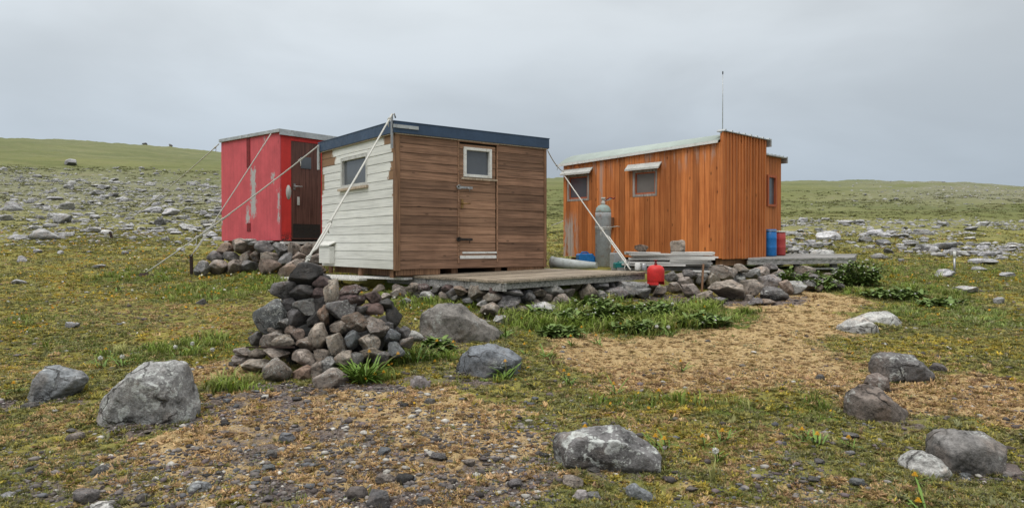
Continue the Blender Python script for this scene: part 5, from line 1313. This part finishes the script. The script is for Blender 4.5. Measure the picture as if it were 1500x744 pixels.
guy(at(825.5, 256, 15.2), at(923.5, 395, 10.95), 'white guy rope slanting from the orange hut past the gas cylinder to the deck', .012, .01, (.70, .96), (.66, .78, .97))
guy(Rtop, at(826, 252, 15.1), 'slack rope joining the brown hut roof corner to the orange hut corner', .009, .06, None, (.5,))
guy(at(808, 330, 16.0), at(826, 323, 17.0), 'thin rope seen in the gap between the brown and orange huts', .009, .01)
mb = MB(); mb.bar((0, 0, -.25), ptop - post, .055, .03, (0, 1, 0)); o = mb.build('iron_post', M['rust_iron'], None, .003); o.location = post; tag(o, 'short rusty iron post holding the red hut guy rope', 'post')
p_ = empty('ground_plate', plate, .4, 'rusty iron ground plate at the end of the white wall guy rope', 'anchor')
mb = MB(); mb.hexa([(-.14, -.10, .0), (.14, -.10, .0), (.14, .08, .0), (-.14, .08, .0)], [(-.09, -.03, .06), (.09, -.04, .05), (.10, .06, .03), (-.09, .06, .04)]); mb.build('plate', M['rust_iron'], p_, .004)
mb = MB(); mb.tube([(-.02, 0, .03), (0, 0, .10), (.03, 0, .03)], .009, 6); mb.build('ring', M['dark_steel'], p_)
mb = MB(); mb.bar((.07, -.05, -.2), (-.06, .0, .18), .07, .05); o = mb.build('wooden_stake', M['rust_iron'], None, .004); o.location = stk; tag(o, 'dark leaning stake holding the far rope in front of the stony belt', 'stake')
mb = MB(); g1, g2 = at(360, 508.5, cb - .02), at(432, 508.5, cb + .02); mb.bar((0, 0, 0), g2 - g1, .016, .012); o = mb.build('iron_rod', M['rust_iron']); o.location = g1; tag(o, 'thin dark iron rod lying level across the lower left cairn stones', 'rod')

# ------------------------------------------------------------------ things between the huts
def lathe_obj(name, prof, mat, parent=None, n=28):
    return MB().lathe(prof, (0, 0, 0), n).build(name, mat, parent)
gc = empty('gas_cylinder', at(883.5, 391, 13.2), 0, 'tall grey gas cylinder roped upright against the orange hut', 'gas cylinder')
q = 13.2 / F; cr = 11.6 * q; ch = 91 * q
lathe_obj('body', [(cr * .9, 0), (cr, .02), (cr, ch * .80), (cr * 1.005, ch * .805), (cr, ch * .81), (cr, ch * .875)], M['gas_grey'], gc)
lathe_obj('shoulder', [(cr * 1.0, ch * .8755), (cr * .98, ch * .90), (cr * .86, ch * .95), (cr * .6, ch * .985), (cr * .3, ch), (cr * .2, ch)], M['gas_green'], gc)
mb = MB(); mb.lathe([(.035, ch * .99), (.035, ch + .05), (.02, ch + .06), (.02, ch + .10), (.04, ch + .105), (.04, ch + .13), (.0, ch + .13)], (0, 0, 0), 14); mb.tube([(0, 0, ch + .075), (.09, 0, ch + .085), (.16, .02, ch + .12)], .014, 8); mb.build('valve', M['off_white'], gc)
mb = MB(); mb.tube([(.03, 0, ch + .07), (.12, -.02, ch + .13), (.20, .05, ch + .11), (.24, .2, ch + .14)], .011, 8); mb.build('hose', M['rust_strip'], gc)
mb = MB()
for zz in (.62, .645): mb.tube([(cr * 1.03 * math.cos(a), cr * 1.03 * math.sin(a), ch * zz + .01 * math.sin(a)) for a in [i * 6.283 / 28 for i in range(29)]], .008, 6)
mb.tube([(cr, 0, ch * .64), (cr + .12, .1, ch * .655), (cr + .2, .3, ch * .655)], .008, 6); mb.tube([(-.05, -cr * 1.05, ch * .63), (-.02, -cr * 1.15, ch * .61), (.0, -cr * 1.1, ch * .58)], .007, 6); mb.build('lashing', M['rope'], gc)

def jerry(loc, w, d, h, mat, name, lab, cat, rz=.3):
    t_ = empty(name, loc, rz, lab, cat)
    mb = MB(); pr = [(-w / 2, 0), (w / 2, 0), (w / 2, h * .72), (w * .34, h), (-w * .42, h), (-w / 2, h * .9)]
    vs = [(x_, -d / 2, z_) for x_, z_ in pr] + [(x_, d / 2, z_) for x_, z_ in pr]; n_ = len(pr)
    mb.add(vs, [tuple(range(n_)), tuple(range(2 * n_ - 1, n_ - 1, -1))] + [(i, i + n_, (i + 1) % n_ + n_, (i + 1) % n_) for i in range(n_)]); mb.build('body', mat, t_, w * .05)
    mb = MB(); mb.tube([(-w * .28, 0, h * .97), (-w * .2, 0, h * 1.13), (w * .1, 0, h * 1.13), (w * .2, 0, h * .97)], w * .045, 8); mb.build('handle', mat, t_)
    mb = MB(); mb.lathe([(w * .085, h * .82), (w * .085, h * 1.0), (0, h * 1.0)], (w * .41, 0, 0), 12); mb.build('cap', M['black'], t_)
    return t_
jerry(at(857.5, 386.5, 13.3), 25 * 13.3 / F, .2, 15 * 13.3 / F, M['blue_plastic'], 'jerry_can', 'blue plastic jerry can lying left of the gas cylinder', 'jerry can', .2)
jerry(at(911, 393, 11.9), 23 * 11.9 / F, .18, 8.5 * 11.9 / F, M['teal_plastic'], 'water_canister', 'low teal plastic canister behind the far edge of the deck', 'canister', .1)
jerry(at(902, 392, 12.3), 13 * 12.3 / F, .16, 22 * 12.3 / F, M['grey_plastic'], 'upright_canister', 'pale grey upright canister right of the gas cylinder', 'canister', .4)
pa, pb = at(808, 384, 12.75), at(874, 389, 12.3)
pt = empty('drain_pipe', pa, 0, 'thick pale grey pipe lying on the ground right of the brown hut', 'pipe')
mb = MB(); mb.tube([(0, 0, 0), (pb - pa) * .5 + Vector((0, 0, -.012)), pb - pa], [.10, .085, .055], 18); mb.tube([(-.02, 0, 0), (.03, 0, -.003)], .108, 18); mb.build('pipe', M['pipe'], pt)
rg = empty('gas_bottle', at(960.5, 417, 10.65), -.4, 'red propane bottle standing by the deck end among stones', 'gas bottle')
k_ = 10.65 / F; R_ = 12.6 * k_; Hh = 29 * k_
lathe_obj('body', [(R_ * .96, Hh * .16), (R_, Hh * .2), (R_, Hh * .72), (R_ * .95, Hh * .83), (R_ * .75, Hh * .94), (R_ * .4, Hh * .995), (R_ * .15, Hh)], M['red_gas'], rg)
mb = MB()
for i in range(20):
    a0, a1 = i * 6.283 / 24, (i + 1) * 6.283 / 24; r0, r1 = R_ * .985, R_ * 1.0
    mb.hexa([(r0 * math.cos(a0) * .98, r0 * math.sin(a0) * .98, 0), (r1 * math.cos(a0), r1 * math.sin(a0), 0), (r1 * math.cos(a1), r1 * math.sin(a1), 0), (r0 * math.cos(a1) * .98, r0 * math.sin(a1) * .98, 0)], [(r0 * math.cos(a0) * .98, r0 * math.sin(a0) * .98, Hh * .155), (r1 * math.cos(a0), r1 * math.sin(a0), Hh * .155), (r1 * math.cos(a1), r1 * math.sin(a1), Hh * .155), (r0 * math.cos(a1) * .98, r0 * math.sin(a1) * .98, Hh * .155)])
mb.build('foot_ring', M['red_gas'], rg)
mb = MB(); mb.lathe([(.022, Hh), (.022, Hh + .03), (.012, Hh + .035), (.012, Hh + .055), (.026, Hh + .057), (.026, Hh + .075), (0, Hh + .075)], (0, 0, 0), 12); mb.build('valve', M['rust_strip'], rg)

# stack of boards, resting on two bearers, stones on top
stk0 = at(978, 391, 11.9)
hp_ = [0]
SP = []
def plank(x0, x1, dy, z, w_, th, rz, lab):
    o = empty('stacked_plank', (0, 0, 0))
    mb = MB(); mb.box(-(x1 - x0) / 2, (x1 - x0) / 2, -w_ / 2, w_ / 2, -th / 2, th / 2)
    col.objects.unlink(o); bpy.data.objects.remove(o)
    o = mb.build('stacked_plank', M['light_planks'], None, .002)
    o.location = stk0 + Vector(((x0 + x1) / 2, dy, z)); o.rotation_euler = (rnd.uniform(-.03, .03), rnd.uniform(-.006, .022), rz)
    tag(o, lab, 'plank', 'planks stacked below the orange hut wall')
kx = 11.9 / F
rows = 6
for row in range(rows):
    z = .035 + row * .034
    for j in range(3):
        x0 = (-72 + rnd.uniform(0, 18) + (12 if row > 3 else 0)) * kx; x1 = (68 - rnd.uniform(0, 16)) * kx
        if rnd.random() < .2: x1 = rnd.uniform(-5, 25) * kx
        elif rnd.random() < .2: x0 = rnd.uniform(-30, 0) * kx
        plank(x0, x1, -.18 + j * .18, z, rnd.uniform(.11, .165), rnd.uniform(.026, .034), rnd.uniform(-.07, .07), f"{'front' if j == 0 else 'hidden middle' if j == 1 else 'rear'} grey plank in the {('bottom', 'second', 'third', 'fourth', 'fifth', 'top')[row]} layer of the plank stack")
plank(4 * kx, 64 * kx, -.12, .236, .2, .024, -.02, 'palest wide board lying on top at the right end of the plank stack')
plank(-62 * kx, -12 * kx, .02, .236, .2, .024, .03, 'pale board lying on top at the left end of the plank stack')
plank(18 * kx, 52 * kx, -.35, -.06, .16, .03, .0, 'short grey board on the stones in front of the plank stack')
mb = MB(); mb.bar((-.85, -.08, -.035), (.85, .06, -.035), .09, .06); mb.bar((-.9, .2, -.035), (.9, .2, -.035), .09, .06); o = mb.build('bearer_frame', M['grey_wood']); o.location = stk0; tag(o, 'dark timber bearers under the plank stack', 'timber')
for px in (925, 1010):
    mb = MB(); mb.box(-.05, .05, -.05, .05, -.3, 0); o = mb.build('timber_block', M['grey_wood'], None, .004); o.location = at(px, 396, 11.85); tag(o, 'short timber block propping the plank stack, ' + ('left one' if px < 950 else 'right one'), 'timber')
stone('loose_stone', ROUND[3], at(940, 364, 11.9), (22 * kx, .2, 12 * kx), .2, BRN, 0, 'reddish brown stone weighing down the left end of the plank stack', 'stone', 'stones on the plank stack')
stone('loose_stone', ANG[5], at(993, 361, 11.85), (25 * kx, .18, 24 * kx), -.3, TANS, .1, 'upright tan stone leaning on top of the plank stack', 'stone', 'stones on the plank stack', .5)
for px, py, d_, c_, lab in ((934, 392, 11.4, 'white', 'small white pot beside the teal canister, left one'), (943, 393, 11.3, 'steel', 'small metal can beside the deck end, right one')):
    o = lathe_obj('small_can', [(.0, 0), (.042, .0), (.045, .01), (.045, .09), (.038, .10), (.038, .12), (0, .12)], M[c_]); o.location = at(px, py + 4, d_); tag(o, lab, 'can')
mb = MB(); mb.bar((0, 0, 0), (-.02, 0, .42), .05, .02); o = mb.build('timber_offcut', M['corner_wood']); o.location = at(1028, 427, 11.0); o.rotation_euler = (0, .1, 0); tag(o, 'thin brown offcut standing among the wall stones below the planks', 'timber')

# --- right-hand deck with the two barrels
D0 = Vector((4.25, 12.9, 1.375))
rdk = empty('side_deck', D0, 0, 'long grey plank deck beyond the orange hut, carrying two barrels', 'deck')
q = [Vector((4.15, 12.72, 1.372)), Vector((6.28, 13.3, 1.385)), Vector((7.15, 15.0, 1.43)), Vector((5.0, 15.2, 1.43))]
mb = MB(); nb = 15
for i in range(nb):
    s0, s1 = i / nb, (i + 1) / nb - .003
    e = rnd.uniform(-.01, .02)
    pts = [q[0].lerp(q[3], s0), q[1].lerp(q[2], s0) + Vector((e, 0, 0)), q[1].lerp(q[2], s1) + Vector((e, 0, 0)), q[0].lerp(q[3], s1)]
    mb.hexa([p - D0 - Vector((0, 0, .028)) for p in pts], [p - D0 for p in pts])
mb.build('planking', M['grey_wood'], rdk)
mb = MB(); mb.bar(q[0] - D0 + Vector((0, .03, -.07)), q[1] - D0 + Vector((0, .03, -.07)), .04, .075); mb.bar(q[1] - D0 + Vector((-.03, 0, -.07)), q[2] - D0 + Vector((-.03, 0, -.07)), .04, .075); mb.build('edge_beam', M['grey_wood'], rdk)
for s in (.15, .5, .86):
    p = q[0].lerp(q[1], s) - D0 + Vector((.0, .25, -.11)); mb = MB(); mb.box(p.x - .05, p.x + .05, p.y - .05, p.y + .05, p.z - .35, p.z + .07); mb.build('support_post', M['grey_wood'], rdk)
mb = MB(); a_ = q[0].lerp(q[1], .62) - D0; b_ = q[1] - D0; mb.bar(a_ + Vector((0, .2, -.2)), b_ + Vector((.0, .2, -.2)), .1, .03); mb.build('lower_board', M['light_planks'], rdk)
def barrel(loc, r, h, mat, lab, lid=None):
    t_ = empty('barrel', loc, 0, lab, 'barrel', 'plastic barrels on the side deck')
    lathe_obj('body', [(r * .9, 0), (r, .02), (r, h * .30), (r * 1.03, h * .32), (r * 1.03, h * .34), (r, h * .36), (r, h * .64), (r * 1.03, h * .66), (r * 1.03, h * .68), (r, h * .7), (r * .98, h * .9), (r * .9, h * .915), (r * .9, h * .93)], mat, t_)
    lathe_obj('lid', [(r * .97, h * .93), (r * 1.02, h * .935), (r * 1.02, h * .99), (r * .9, h), (0, h)], lid or mat, t_)
    mb = MB(); mb.tube([(r * 1.03 * math.cos(a), r * 1.03 * math.sin(a), h * .945) for a in [i * 6.283 / 24 for i in range(25)]], .007, 6); mb.build('clamp_ring', M['zinc'], t_)
b1_ = at(1128.5, 374, 13.75); barrel(Vector((b1_.x, b1_.y, 1.405)), 8.6 * 13.75 / F, 39 * 13.75 / F, M['blue_plastic'], 'blue plastic barrel beside the orange hut end wall')
b2_ = at(1143, 373, 14.15); barrel(Vector((b2_.x, b2_.y, 1.412)), 7.4 * 14.15 / F, 36 * 14.15 / F, M['red_plastic'], 'red plastic barrel with cream lid behind the blue barrel', M['lid'])
mp = ground(1398, 400); m_o = empty('marker_post', mp, 0, 'thin grey marker post with white top standing in the grass', 'post')
hh = at(1398, 368, mp.y).z - mp.z
lathe_obj('post', [(.02, -.1), (.02, hh * .72), (0, hh * .72)], M['steel'], m_o, 10); lathe_obj('reflector', [(.026, hh * .721), (.026, hh * .99), (0, hh)], M['white'], m_o, 10)
